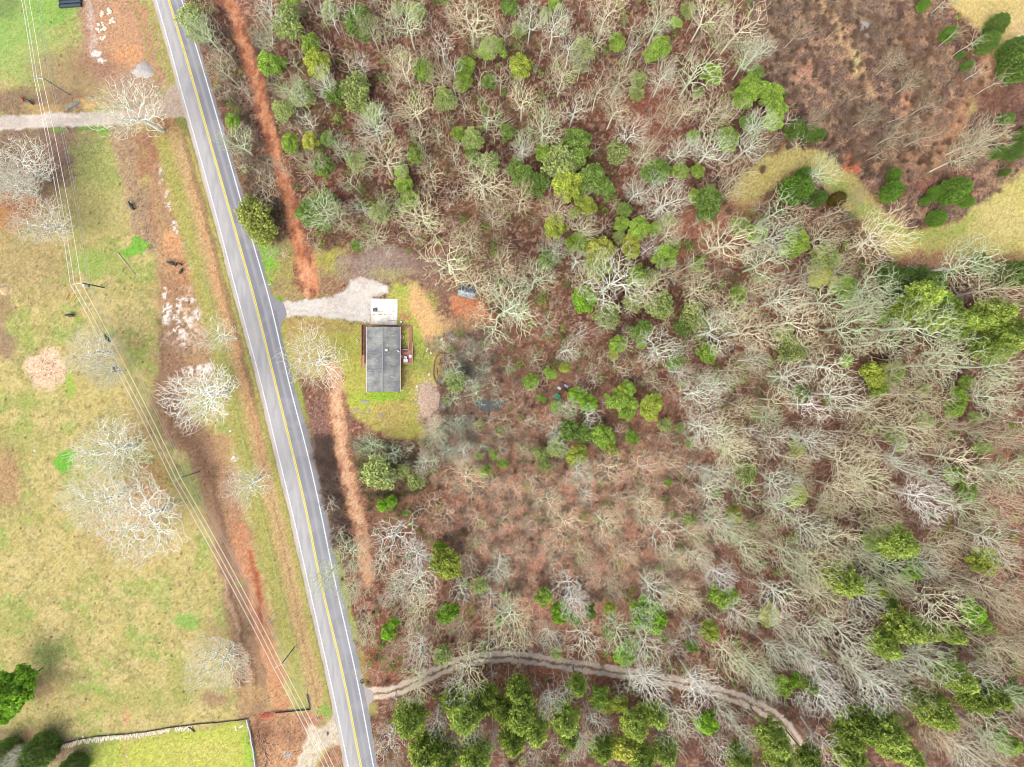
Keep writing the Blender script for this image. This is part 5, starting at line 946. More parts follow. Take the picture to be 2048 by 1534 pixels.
def leafball(name, mat_col, parent, p, r, n=90, seed=0, size=.07):
    rs = np.random.RandomState(seed); q = rs.randn(n, 3); q /= np.linalg.norm(q, axis=1, keepdims=True); q *= r * rs.rand(n, 1) ** .4; q[:, 2] = np.abs(q[:, 2]) * .8
    V_, F_, t_ = leaf_mesh(q + np.array(p), size, rs, rs.rand(n)); o = link(name, np_mesh(name, V_, F_, M_LEAF, {"tip": t_}), parent); o.color = alb(*mat_col); return o
for k in range(13):
    p = P(726.2 + (k % 2) * .8, 653 + k * 4.5, 0); leafball("shrub", [(92, 76, 68), (78, 66, 70), (120, 112, 84)][k % 3], fb, (p.x, p.y, .1), .3, 60, k)
# garden things
def chair(label, px, py, rz, z=.74):
    p = P(px, py, z); t = thing("deck_chair", label, "chair", (p.x, p.y, z), rz, "white chairs on the back deck")
    mb = MB(); mb.box((0, 0, .42), (.62, .6, .06)); mb.build("seat", M_WHITE, t); mb = MB(); mb.box((0, .32, .72), (.62, .07, .6), 0, -.25); mb.build("backrest", M_WHITE, t)
    for sx_ in (-1, 1):
        mb = MB(); mb.box((sx_ * .33, 0, .6), (.09, .6, .05)); mb.build("armrest", M_WHITE, t)
        for sy in (-1, 1): mb = MB(); mb.box((sx_ * .28, sy * .26, .2), (.05, .05, .39)); mb.build("leg", M_WHITE, t)
chair("white deck chair against the back wall of the house", 802.5, 713.5, 1.57); chair("white deck chair at the outer deck rail", 821, 712.5, -1.4); chair("white deck chair just above the glass table", 811.5, 716, 0)
p = P(812, 721.5, .74); t = thing("patio_table", "white patio table with a pale blue top at the deck end", "table", (p.x, p.y, .74))
mb = MB(); mb.box((0, 0, .72), (1.0, .75, .04)); mb.build("tabletop", mat_plain("blue_glass", (196, 224, 226), .08, 1., .3), t); mb = MB(); mb.box((0, 0, .745), (1.06, .12, .02)); mb.box((0, .36, .745), (1.06, .08, .02)); mb.box((0, -.36, .745), (1.06, .08, .02)); mb.build("frame", M_WHITE, t)
for sx_ in (-1, 1):
    for sy in (-1, 1): mb = MB(); mb.box((sx_ * .44, sy * .32, .35), (.05, .05, .69)); mb.build("leg", M_WHITE, t)
p = P(811, 702.5, .74); t = thing("doormat", "dark blue grey mat on the back deck", "mat", (p.x, p.y, .745)); mb = MB(); mb.box((0, 0, .02), (1.1, .4, .03)); mb.build("mat", mat_plain("mat_dark", (98, 92, 104), .1), t)
p = P(803, 718.5, .74); t = thing("plant_pot", "small tan plant pot between chair and rail on the deck", "pot", (p.x, p.y, .74)); mb = MB(); mb.tube([(0, 0, 0), (0, 0, .35)], .13, 10, .18); mb.build("pot", mat_plain("tan_pot", (220, 180, 150), .1), t); leafball("plant", (150, 150, 90), t, (0, 0, .4), .16, 24, 5)
p = P(805, 693, .5); t = thing("storage_bin", "blue lidded bin on the grass above the deck", "bin", (p.x, p.y, 0)); mb = MB(); mb.prism([(-.28, -.25), (.28, -.25), (.28, .25), (-.28, .25)], 0, .7); mb.build("body", mat_plain("blue_bin", (74, 116, 156), .1), t, .02); mb = MB(); mb.box((0, 0, .73), (.64, .58, .06)); mb.build("lid", mat_plain("blue_lid", (92, 142, 180), .1), t, .02)
def round_unit(label, px, py, r, name="air_conditioner", cat="air conditioner"):
    p = P(px, py, .7); t = thing(name, label, cat, (p.x, p.y, 0)); mb = MB(); mb.tube([(0, 0, 0), (0, 0, .7)], r, 14); mb.build("casing", M_WHITE, t); mb = MB(); mb.tube([(0, 0, .705), (0, 0, .72)], r * .45, 12); mb.build("fan", M_BLACK, t)
round_unit("white round air conditioner unit beside the back wall", 804.5, 674, .42)
p = P(714.7, 681, .3); t = thing("lawn_basin", "small white ring basin on the front lawn", "basin", (p.x, p.y, 0)); mb = MB(); mb.tube([(0, 0, 0), (0, 0, .3)], .3, 12); mb.build("bowl", M_WHITE, t); mb = MB(); mb.tube([(0, 0, .3), (0, 0, .31)], .17, 12); mb.build("water", mat_plain("basin_water", (120, 140, 140), .05), t)
p = P(802, 643.5, .6); t = thing("hose_reel", "white hose reel at the pad corner", "hose reel", (p.x, p.y, 0)); mb = MB(); mb.tube([(-.25, .1, .35), (.25, -.1, .35)], .28, 12); mb.build("drum", M_WHITE, t); mb = MB(); mb.tube([(-.4, .15, .0), (-.3, .1, .5)], .04, 6); mb.tube([(.35, -.15, .0), (.3, -.1, .5)], .04, 6); mb.build("stand", M_BLACK, t)
p = P(749.5, 619.5, .8); t = thing("fire_pit", "square black fire pit standing on the concrete pad", "fire pit", (p.x, p.y, .12))
mb = MB(); mb.prism([(-.45, -.38), (.45, -.38), (.45, .38), (-.45, .38)], .35, .6)
for sx_ in (-1, 1):
    for sy in (-1, 1): mb.box((sx_ * .4, sy * .33, .18), (.07, .07, .36))
mb.build("body", mat_plain("black_steel", (66, 74, 84), .1), t); mb = MB(); mb.tube([(.22 * math.cos(a_), .22 * math.sin(a_), .63) for a_ in np.linspace(0, 6.283, 17)], .035, 6, None, False); mb.build("ring", M_METAL, t); mb = MB(); mb.tube([(.4, .25, .6), (.46, .55, .9)], .03, 6); mb.build("poker", mat_plain("red_handle", (190, 70, 60), .1), t)

# garden bed outlines
gb = thing("garden_bed", "oval garden plot with brown log edging behind the house", "garden bed")
ring = [(880, 706), (873, 713), (869, 724), (867, 738), (867, 750), (870, 761), (877, 769), (884, 775)]
mb = MB(); mb.tube([tuple(P(x, y, .12)) for x, y in ring], .2, 6); mb.build("log_edging", mat_plain("edging_wood", (150, 108, 84), .2, 4.), gb)
mb = MB(); mb.tube([tuple(P(x, y, .1)) for x, y in [(880, 706), (892, 707), (901, 711), (904, 718), (903, 735), (902, 752), (900, 765)]], .13, 6); mb.build("dark_edging", M_DARKW, gb)
mb = MB(); mb.tube([tuple(P(x, y, .1)) for x, y in [(875, 737), (875, 754), (892, 755), (892.5, 738)]], .1, 6); mb.build("inner_frame", M_DARKW, gb)
mb = MB(); mb.tube([tuple(P(885 + 4.5 * math.cos(a_), 720 + 4.5 * math.sin(a_), .08)) for a_ in np.linspace(0, 6.283, 15)], .1, 5, None, False); mb.build("round_border", M_DARKW, gb)

def rock(seed, sx, sy, sz, jag=.22):
    r = np.random.RandomState(seed); import bmesh
    bm = bmesh.new(); bmesh.ops.create_icosphere(bm, subdivisions=2, radius=1)
    for v in bm.verts:
        k = 1 + jag * (vnoise(np.array([v.co.x * 1.7 + 9 + seed]), np.array([v.co.y * 1.7 + v.co.z * 2.1 + 9]), seed % 17)[0] - .5) * 2.4
        v.co = Vector((v.co.x * sx * k, v.co.y * sy * k, max(-.3, v.co.z) * sz * k))
    me = bpy.data.meshes.new("rock"); bm.to_mesh(me); bm.free(); return me
ROCKS = [rock(s, 1, .8, .6) for s in range(6)]
M_LIME = mat_plain("pale_limestone", (240, 230, 210), .12, 1.5); M_GREYR = mat_plain("lichen_rock", (170, 160, 156), .2, 4.)
for m_ in ROCKS: m_.materials.append(M_LIME)
GROCKS = []
for m_ in ROCKS: k = m_.copy(); k.materials.clear(); k.materials.append(M_GREYR); GROCKS.append(k)
def put_rock(px, py, r, lib, label, group, flat_=1., name="boulder", cat="rock", asp=1.):
    o = link(name, lib[rng.randrange(len(lib))]); o.location = P(px, py, 0) + Vector((0, 0, .05)); o.rotation_euler = (0, 0, rng.uniform(0, 6.28)); o.scale = (r * asp, r, r * flat_); tag(o, label, cat, group); return o
for (cx, cy, n_, sp, wh) in [(215, 22, 9, 9, "topmost clump of the heap"), (203, 28, 5, 5, "upper left clump of the heap"), (223, 42, 5, 7, "right hand clump of the heap"), (204, 47, 4, 4, "middle clump of the heap"), (198, 60, 6, 6, "lower left clump of the heap"), (206, 76, 6, 5, "bottom clump of the heap"), (212, 56, 4, 6, "loose middle stones of the heap")]:
    for k in range(n_): put_rock(cx + nr.randn() * sp * .55, cy + nr.randn() * sp * .4, nr.uniform(.22, .55), ROCKS, "pale boulder in the " + wh + " of the upper pasture", "limestone boulders, " + wh, .8)
for (x, y, r, rz, lb) in [(730, 803, 1.0, -.15, "long grey rock slab at the top of the lawn outcrop"), (713, 821, .8, .6, "grey rock slab at the left of the lawn outcrop"), (727, 828, .5, .2, "small grey rock at the bottom of the lawn outcrop"), (738, 822, .55, 1.1, "small grey rock inside the lawn outcrop"), (761, 831, .8, .9, "large grey rock right of the lawn outcrop"), (836.5, 841, .42, .3, "lone grey rock at the lower right lawn")]:
    o = link("flat_rock", GROCKS[rng.randrange(6)]); o.location = P(x, y, 0); o.rotation_euler = (0, 0, rz); o.scale = (r * 1.15, r * .5, .22); tag(o, lb, "rock", "grey rocks in the lawn")
for (x, y, r, lb) in [(855, 698, .3, "upper pale stone of three on the lawn right of the deck"), (862, 706, .3, "right pale stone of three on the lawn right of the deck"), (853, 702, .22, "smallest pale stone of three on the lawn right of the deck"), (884, 762, .5, "pale stone inside the lower end of the garden bed"), (858, 749, .35, "pale stone left of the garden bed edging"), (834, 773, .4, "pale stone on the lawn just right of the house's lower end"), (884, 678, .35, "upper pale stone at the scrub edge above the garden bed"), (888, 684, .25, "lower pale stone at the scrub edge above the garden bed")]:
    put_rock(x, y, r, ROCKS, lb, "small pale stones round the back lawn", .6)
for (x, y, r, lb) in [(468, 914, .55, "white boulder above the tree between brown track and road"), (472, 920, .4, "smaller white rock touching the white boulder beside the brown track"), (461, 862, .4, "lone white rock beside the brown track"), (69, 901, .35, "lone white rock in the middle pasture"), (2038, 72, .45, "white rock in the top right field"), (166, 1473, .35, "white rock at the stone wall end"), (254, 1512, .3, "single white stone in the green paddock")]:
    put_rock(x, y, r, ROCKS, lb, None, .8)
for k in range(26): put_rock(1722 + nr.randn() * 5 + k * .55, 40 + nr.randn() * 5 + k * 1.1, nr.uniform(.3, .6), GROCKS, "grey boulder in the rock pile inside the brown clearing", "grey boulders of the clearing rock pile", .8)
# heaps
def heap(name, label, cat, px, py, rx, ry, h, col, col2, seed):
    mb = MB(); nrg, na = 9, 26; r = np.random.RandomState(seed); ph = r.rand(4) * 6
    c = P(px, py, 0); mb.v.append((0, 0, h))
    for i in range(1, nrg + 1):
        t = i / nrg
        for j in range(na):
            a_ = 6.283 * j / na; k = 1 + .12 * math.sin(3 * a_ + ph[0]) + .07 * math.sin(7 * a_ + ph[1]); z = h * (1 - t * t) * (1 + r.randn() * .08) if i < nrg else -.05
            mb.v.append((math.cos(a_) * rx * t * k, math.sin(a_) * ry * t * k, z))
    for j in range(na): mb.f.append((0, 1 + j, 1 + (j + 1) % na))
    for i in range(nrg - 1):
        for j in range(na): a0 = 1 + i * na; mb.f.append((a0 + j, a0 + na + j, a0 + na + (j + 1) % na, a0 + (j + 1) % na))
    o = mb.build(name, mat_plain(name + "_mat", col, .2, 2.5, .95, 0, col2), None, 0, True); o.location = c; return tag(o, label, cat)
heap("gravel_heap", "light grey gravel heap beside the farm track mouth", "heap", 287, 141, 2.5, 2.1, .9, (212, 206, 200), (190, 182, 176), 3)
heap("hay_heap", "pale straw heap at the left edge of the pasture", "heap", 8, 580, 1.5, 1.3, .7, (230, 204, 158), (204, 174, 126), 4)
heap("leaf_pile", "pale pinkish leaf pile on the lawn edge", "leaf pile", 857, 800, 2.7, 4.4, .4, (218, 194, 172), (176, 146, 126), 5)
heap("leaf_pile", "smaller pale leaf pile just below the first one", "leaf pile", 872, 852, 1.9, 3.2, .35, (214, 184, 164), (172, 140, 122), 6)
# culvert pipes
for k, (y, lb) in enumerate([(11, "black corrugated pipe nearest the pasture"), (3.5, "black corrugated pipe between the two others"), (-4.5, "black corrugated pipe cut by the top edge")]):
    mb = MB(); pp = [Vector((-2.55 + i * .1, 0, .45)) for i in range(52)]; mb.tube(pp, [.45 if i % 2 else .41 for i in range(52)], 18)
    p = P(141, y, .45); t = thing("culvert_pipe", lb, "pipe", (p.x, p.y, 0), .07, "black pipes by the pasture"); mb.build("shell", mat_plain("pipe_black", (66, 80, 92), .2, 3., .35), t)
    for sx_ in (-1, 1):
        mb = MB(); mb.tube([(sx_ * 2.45, 0, .45), (sx_ * 2.62, 0, .45)], .5, 18); mb.build("collar", mat_plain("pipe_collar", (58, 66, 74), .1), t)
# dark shed
cs_ = [P(922, 569.5, 2.1), P(953.5, 577.5, 2.1), P(946, 600.5, 2.1), P(914, 587.5, 2.1)]; cc = sum(cs_, Vector()) / 4; ang = math.atan2(cs_[1].y - cs_[0].y, cs_[1].x - cs_[0].x)
sh = thing("shed", "small dark shed with blue grey metal roof under the bare trees", "shed", (cc.x, cc.y, 0), ang)
mb = MB(); mb.prism([(-1.9, -1.15), (1.9, -1.15), (1.9, 1.15), (-1.9, 1.15)], 0, 1.95); mb.build("wall", mat_plain("shed_wall", (60, 62, 66), .2), sh)
M_SR = mat_plain("shed_roof", (92, 112, 128), .25, 1.2, .5, 0, (146, 166, 176)); M_SR2 = mat_plain("shed_roof_dark", (66, 84, 108), .25, 1.2, .5, 0, (40, 48, 62))
mb = MB(); mb.box((0, -.66, 2.18), (4.2, 1.45, .06), 0, .22); mb.build("roof", M_SR, sh); mb = MB(); mb.box((0, .7, 2.185), (4.2, 1.4, .06), 0, -.22); mb.build("roof", M_SR2, sh)
mb = MB(); mb.box((.3, -1.165, .95), (.8, .04, 1.8)); mb.build("door", M_DARKW, sh)
# junk sheets in the wood
def sheet(name, label, pts, z, mat, cat, group="junk sheets in the wood"):
    ps = [P(x, y, z) for x, y in pts]; c = sum(ps, Vector()) / 4; t = MB(); n_ = 7
    for i in range(n_):
        for j in range(n_):
            u, v = i / (n_ - 1), j / (n_ - 1); q = (ps[0] * (1 - u) + ps[1] * u) * (1 - v) + (ps[3] * (1 - u) + ps[2] * u) * v - c; t.v.append((q.x, q.y, z + (i % 2) * .05 + rng.uniform(-.02, .02)))
    for i in range(n_ - 1):
        for j in range(n_ - 1): a_ = i * n_ + j; t.f.append((a_, a_ + 1, a_ + n_ + 1, a_ + n_)[::-1])
    o = t.build(name, mat); o.location = (c.x, c.y, 0); m_ = o.modifiers.new("solid", 'SOLIDIFY'); m_.thickness = .03; return tag(o, label, cat, group)
sheet("metal_sheet", "small white sheet of the junk lying in the wood", [(1116, 772), (1123, 776), (1120, 780.5), (1114.5, 777)], .9, M_WHITE, "sheet")
sheet("metal_sheet", "pale blue grey sheet of the junk lying in the wood", [(1130, 767.5), (1137, 772), (1134, 776), (1127.5, 772)], 1., mat_plain("blue_sheet", (176, 190, 206), .1), "sheet")
sheet("metal_sheet", "dark slate sheet of the junk lying in the wood", [(1128, 773), (1134, 777), (1131, 782), (1126, 778)], .8, mat_plain("slate_sheet", (62, 70, 92), .2), "sheet")
sheet("metal_sheet", "dark red brown ribbed sheet of the junk in the wood", [(1121, 762), (1129, 768), (1126, 781), (1119, 772)], .7, mat_plain("red_sheet", (124, 78, 80), .2, 5.), "sheet")
sheet("tarp", "crumpled green tarp of the junk lying in the wood", [(1112, 785), (1122, 791), (1117, 800), (1106, 794)], .5, mat_plain("green_tarp", (92, 176, 130), .2, 4., .5), "tarp")
p = P(1133.5, 789, 1.3); t = thing("crate", "rusty orange box shelter beside the green tarp", "box", (p.x, p.y, 0), -.55); mb = MB(); mb.prism([(-.75, -.6), (.75, -.6), (.75, .6), (-.75, .6)], 0, 1.2); mb.build("body", mat_plain("rusty_body", (110, 66, 50), .2), t); mb = MB(); mb.box((0, 0, 1.25), (1.7, 1.35, .07)); mb.build("lid", M_RUST, t)
t = MB(); a_, b_ = P(1140, 790, .1), P(1153, 797, .1); t.tube([a_, (a_ + b_) / 2 + Vector((.05, .05, .02)), b_], .06, 6, .04); tag(t.build("branch", M_WOOD), "straight pale branch on the ground right of the rusty box", "branch")
# pond
pd = [(950, 800), (965, 797), (985, 799), (1003, 797), (1012, 804), (1008, 814), (994, 820), (978, 824), (962, 822), (950, 812)]
mb = MB(); mb.v = [tuple(P(x, y, 0))[:2] + (.012,) for x, y in reversed(pd)]; mb.f = [tuple(range(len(pd)))]; o = mb.build("pond", mat_plain("pond_water", (84, 88, 80), .15, .8, .12)); tag(o, "small dark pond in the wood behind the garden", kind='structure')
# fences
def fence(label, pts, h, gap, mat, railm, name="fence", rails=(0.35, .75), rr=.035, pr=.06, rz0=0, lean=0.):
    t = thing(name, label, "fence"); W3 = [P(x, y, 0) for x, y in pts]; L_ = [0]
    for a_, b_ in zip(W3[:-1], W3[1:]): L_.append(L_[-1] + (b_ - a_).length)
    def at(s):
        i = min(len(W3) - 2, max(0, int(np.searchsorted(L_, s)) - 1)); f = (s - L_[i]) / (L_[i + 1] - L_[i]); return W3[i] * (1 - f) + W3[i + 1] * f
    n_ = max(1, int(L_[-1] / gap))
    for k in range(n_ + 1):
        q = at(L_[-1] * k / n_); mb = MB(); mb.tube([(q.x, q.y, 0), (q.x + rng.uniform(-.08, .08) + lean, q.y + rng.uniform(-.08, .08), h)], pr, 6); mb.build("post", mat, t)
    for f in rails:
        mb = MB(); mb.tube([at(L_[-1] * k / (2 * n_)) + Vector((0, 0, h * f + rng.uniform(-.03, .03))) for k in range(2 * n_ + 1)], rr, 4); mb.build("rail", railm, t)
    return t
M_WIRE = mat_plain("fence_wire", (190, 206, 160), .1)
fence("thin wire fence on wooden posts along the west side of the road", [(405, 534), (420, 584), (430, 640), (447, 706), (460, 768), (480, 850), (500, 930), (518, 1000), (540, 1085), (557, 1165), (575, 1225), (592, 1290), (606, 1345), (616, 1380)], 1.15, 5., M_WOOD, M_WIRE, "wire_fence", (.45, .92), .022, .05)
M_SILT = mat_plain("silt_fabric", (92, 94, 92), .2)
def silt(label, pts, h, mat, thick=.05, posts=True, name="silt_fence"):
    t = thing(name, label, "fence"); mb = MB(); W3 = [P(x, y, 0) for x, y in pts]
    for a_, b_ in zip(W3[:-1], W3[1:]):
        d = b_ - a_; n_ = max(1, int(d.length / 1.5))
        for k in range(n_):
            p0, p1 = a_ + d * k / n_, a_ + d * (k + 1) / n_; off = rng.uniform(-.12, .12); m_ = (p0 + p1) / 2; mb.box((m_.x, m_.y + off * .4, h * .45), (d.length / n_ * 1.03, thick, h * .9), math.atan2(d.y, d.x), rng.uniform(-.25, .25))
    mb.build("fabric", mat, t)
    if posts:
        for a_, b_ in zip(W3[:-1], W3[1:]):
            d = b_ - a_; n_ = max(1, int(d.length / 2.6))
            for k in range(n_): q = a_ + d * k / n_; pb = MB(); pb.tube([(q.x, q.y, 0), (q.x + rng.uniform(-.2, .2), q.y + rng.uniform(0, .3), h * 1.3)], .05, 5); pb.build("post", M_BLACK, t)
silt("sagging dark fence along the top of the green paddock", [(115, 1490), (160, 1478), (200, 1471), (245, 1468), (290, 1463), (340, 1454), (390, 1448), (440, 1444), (478, 1440), (494, 1437)], .5, M_SILT, .06)
silt("grey fence down the right side of the green paddock", [(495, 1437), (500, 1458), (506, 1490), (511, 1520), (515, 1560)], .8, mat_plain("grey_fabric", (206, 210, 212), .12), .3)
silt("black fence with leaning posts across the end of the clay track", [(552, 1424), (575, 1422), (600, 1420), (621, 1418)], .7, M_SILT, .07)
silt("short black fence turning up beside the power line", [(621, 1418), (618, 1405), (614, 1388)], .7, M_SILT, .07)
g_ = thing("farm_gate", "low red farm gate lying at the lower end of the clay track", "gate"); a_, b_ = P(524, 1431, .5), P(549, 1424, .5)
mb = MB(); d = b_ - a_
for k in range(4): o_ = Vector((0, -.18 * k, .14 * k)); mb.tube([a_ + o_, b_ + o_], .05, 6)
mb.build("bars", mat_plain("gate_red", (190, 96, 78), .1), g_)
for q in (a_, b_): pb = MB(); pb.tube([(q.x, q.y, 0), (q.x, q.y, 1.)], .08, 6); pb.build("post", M_DARKW, g_)
# pale boards along the paddock fence
M_BOARD = mat_plain("pale_board", (246, 238, 216), .08, 3.); M_BOARD2 = mat_plain("pinkish_board", (236, 204, 176), .1, 3.)
bxs = np.concatenate([np.linspace(124, 190, 19), np.linspace(194, 262, 21), np.linspace(266, 310, 13), np.array([316, 320, 324, 328, 334, 338]), np.linspace(352, 384, 10)])
for k, x in enumerate(bxs):
    y = np.interp(x, [120, 160, 200, 245, 290, 340, 390], [1494, 1484, 1477, 1473, 1468, 1459, 1454]) + nr.randn() * 1.2; an = nr.choice([1.15, 1.3, -1.25, .5, -1., 1.5], p=[.3, .2, .2, .1, .1, .1]) + nr.randn() * .12; ln = nr.uniform(.9, 1.7)
    c = P(x, y, 0); mb = MB(); mb.box((0, 0, .06), (ln, nr.uniform(.2, .32), .05), an, 0, 0); o = mb.build("board", M_BOARD2 if x < 165 and k % 2 else M_BOARD); o.location = (c.x, c.y, .03 + .03 * (k % 3)); run_ = "leftmost run" if x < 192 else ("second run from left" if x < 264 else ("third run from left" if x < 312 else ("fourth run from left" if x < 345 else "rightmost run"))); tag(o, ("pinkish" if x < 165 and k % 2 else "pale") + " board in the " + run_ + " lying along the paddock fence", "board", "pale boards along the paddock fence, " + run_)
for (x, y, an, lb) in [(471.5, 1457, -1.35, "upright white board alone in the paddock corner"), (482.5, 1453, .6, "slanting white board alone in the paddock corner")]:
    c = P(x, y, 0); mb = MB(); mb.box((0, 0, .06), (1.15, .3, .06), an); o = mb.build("board", M_WHITE); o.location = c; tag(o, lb, "board", "two loose white boards in the paddock corner")
t = MB(); a_, b_ = P(376, 1454, .2), P(389, 1464, .2); t.tube([a_, (a_ * .6 + b_ * .4) + Vector((.1, .1, 0)), b_], .13, 7, .2); tag(t.build("log", M_DARKW), "dark brown log at the right end of the pale boards", "log")
t = MB(); a_, b_ = P(235, 506, .15), P(271, 551, .1); t.tube([a_, a_ * .7 + b_ * .3 + Vector((.05, .06, 0)), b_], .17, 8, .06); tag(t.build("log", mat_plain("bleached_wood", (222, 196, 158), .15)), "long bleached pole lying on the grass right of the power line", "log")
t = MB(); a_, b_ = P(535, 1250, .1), P(552, 1231, 1.); t.tube([a_, b_], .07, 6); tag(t.build("pole", M_METAL), "grey metal pole leaning beside the clay track", "pole")
for k in range(3):
    a_, b_ = P([130.5, 140.5, 147][k], [597.5, 597, 600.5][k], .3), P([136.5, 149, 154][k], [588, 589, 593][k], .5); mb = MB(); t = thing("feeder_rail", ["left yellow rail", "middle yellow rail", "right yellow rail"][k] + " on the grass below the angled power pole", "rail", (0, 0, 0), 0, "yellow rails on the grass"); mb.tube([a_, b_], .08, 6); mb.build("rail", mat_plain("yellow_paint", (240, 200, 70), .1), t); mb = MB()
    for q in (a_, b_): mb = MB(); mb.tube([(q.x, q.y, 0), (q.x, q.y, q.z)], .04, 5); mb.build("foot", M_BLACK, t)
# gate panels on the farm track
a_, b_ = P(132, 217, .6), P(158, 203, .2); t = thing("gate_panel", "blue grey metal gate panel lying above the farm track", "gate"); d = (b_ - a_); n_ = Vector((-d.y, d.x, 0)).normalized() * .28
for k in range(5): mb = MB(); o_ = n_ * (k - 2) * .55; mb.tube([a_ + o_, b_ + o_], .055, 5); mb.build("bar", mat_plain("gate_metal", (150, 166, 172), .1), t)
for f in (0, .33, .66, 1): mb = MB(); q = a_ + d * f; mb.tube([q - n_ * 1.1, q + n_ * 1.1], .06, 5); mb.build("upright", M_METAL, t)
mb = MB(); a_, b_ = P(131, 255, 0), P(137, 263, 1.2); mb.tube([a_, b_], .1, 6); tag(mb.build("leaning_post", M_METAL), "leaning grey gate post below the farm track", "post")
p = P(547, 569, 0); mb = MB(); b0 = P(556, 575, 0); b0.z = 0; mb.tube([b0, b0 + Vector((.05, 0, 6.0))], .07, 7, .05); mb.box(b0 + Vector((-.15, 0, 6.)), (.6, .1, .1)); tag(mb.build("marker_pole", M_WHITE), "slim white pole beside the road above the driveway apron", "pole")
mb = MB(); c = P(724.5, 1363, .15); mb.tube([c + Vector((.42 * math.cos(a_), .42 * math.sin(a_), 0)) for a_ in np.linspace(0, 6.283, 19)], .12, 8, None, False); tag(mb.build("tyre", mat_plain("green_black_rubber", (50, 84, 66), .1)), "dark green ring on the verge above the track mouth", "ring")
p = P(791, 1398, 1.); t = thing("small_sign", "small white and purple sign beside the start of the curved track", "sign", (p.x, p.y, 0)); mb = MB(); mb.tube([(0, 0, 0), (0, 0, 1.)], .05, 6); mb.build("post", M_WHITE, t); mb = MB(); mb.box((0, .25, 1.), (.45, .5, .1), 0, .5); mb.build("panel", M_WHITE, t); mb = MB(); mb.box((0, -.3, .85), (.5, .45, .1), 0, .5); mb.build("panel", mat_plain("purple_panel", (170, 110, 160), .1), t)
mb = MB(); c = P(655, 1468, .3); mb.box(c, (.3, .75, .2), .4); tag(mb.build("crate", M_BLACK), "small black box on the cream gravel entrance", "box")
p = P(2014, 45, .7); t = thing("garden_table", "square tan table in the top right field", "table", (p.x, p.y, 0), .4); mb = MB(); mb.box((0, 0, .72), (1.2, 1.2, .06)); mb.build("tabletop", mat_plain("tan_top", (206, 176, 164), .1), t)
for sx_ in (-1, 1):
    for sy in (-1, 1): mb = MB(); mb.box((sx_ * .5, sy * .5, .35), (.08, .08, .69)); mb.build("leg", M_WHITE, t)
# fallen branches pile
for k in range(16):
    a_ = P(519 + nr.randn() * 5 + k * .6, 1455 + k * 4.6 + nr.randn() * 4, .1); an = nr.uniform(-.9, .2) - 1.; ln = nr.uniform(1.2, 3.4); pts_ = [a_]; dd = Vector((math.cos(an), math.sin(an), .0))
    for j in range(4): dd = (dd + Vector((nr.randn() * .25, nr.randn() * .25, nr.randn() * .05))).normalized(); pts_.append(pts_[-1] + dd * ln / 4)
    mb = MB(); mb.tube(pts_, .07, 5, .02); q = pts_[2]; mb.tube([q, q + Vector((nr.randn() * .5, nr.randn() * .5, .15))], .035, 4, .01); wb = "%s dead branch in the %s part of the cut brush beside the grey fence" % ("pale" if k % 3 else "dark", "upper" if k < 5 else ("middle" if k < 11 else "lower")); tag(mb.build("branch", M_WOOD if k % 3 else M_DARKW), wb, "branch", wb.replace("dead branch", "dead branches"))
for k in range(14):
    x, y = [(1600, 150), (1588, 168), (1700, 200), (1760, 285), (1800, 250), (1830, 262), (1845, 290), (1812, 302), (1775, 245), (1840, 300), (1680, 190), (1650, 80), (1790, 235), (1860, 275)][k]
    a_ = P(x, y, .2); an = nr.uniform(0, 1.2) if k % 3 else nr.uniform(-1, 0); pts_ = [a_]; dd = Vector((math.cos(an), math.sin(an), .03)); ln = nr.uniform(4, 8)
    for j in range(5): dd = (dd + Vector((nr.randn() * .14, nr.randn() * .14, 0))).normalized(); pts_.append(pts_[-1] + dd * ln / 5)
    mb = MB(); mb.tube(pts_, .1, 5, .03)
    for j in (2, 3, 4): mb.tube([pts_[j], pts_[j] + Vector((nr.randn() * .3 + .8, nr.randn() * .6 + .4, .3))], .04, 4, .012)
    xs_ = sorted([1600, 1588, 1700, 1760, 1800, 1830, 1845, 1812, 1775, 1840, 1680, 1650, 1790, 1860]); k_ = xs_.index(x); tag(mb.build("fallen_branch", mat_plain("bare_branch", (206, 190, 160), .15) if k == 0 else bpy.data.materials["bare_branch"]), ["leftmost", "second from left", "third from left", "fourth from left", "fifth from left", "sixth from left", "seventh from left", "seventh from right", "sixth from right", "fifth from right", "fourth from right", "third from right", "second from right", "rightmost"][k_] + " fallen bare branch in the brown clearing", "branch", "fallen branches of the brown clearing")

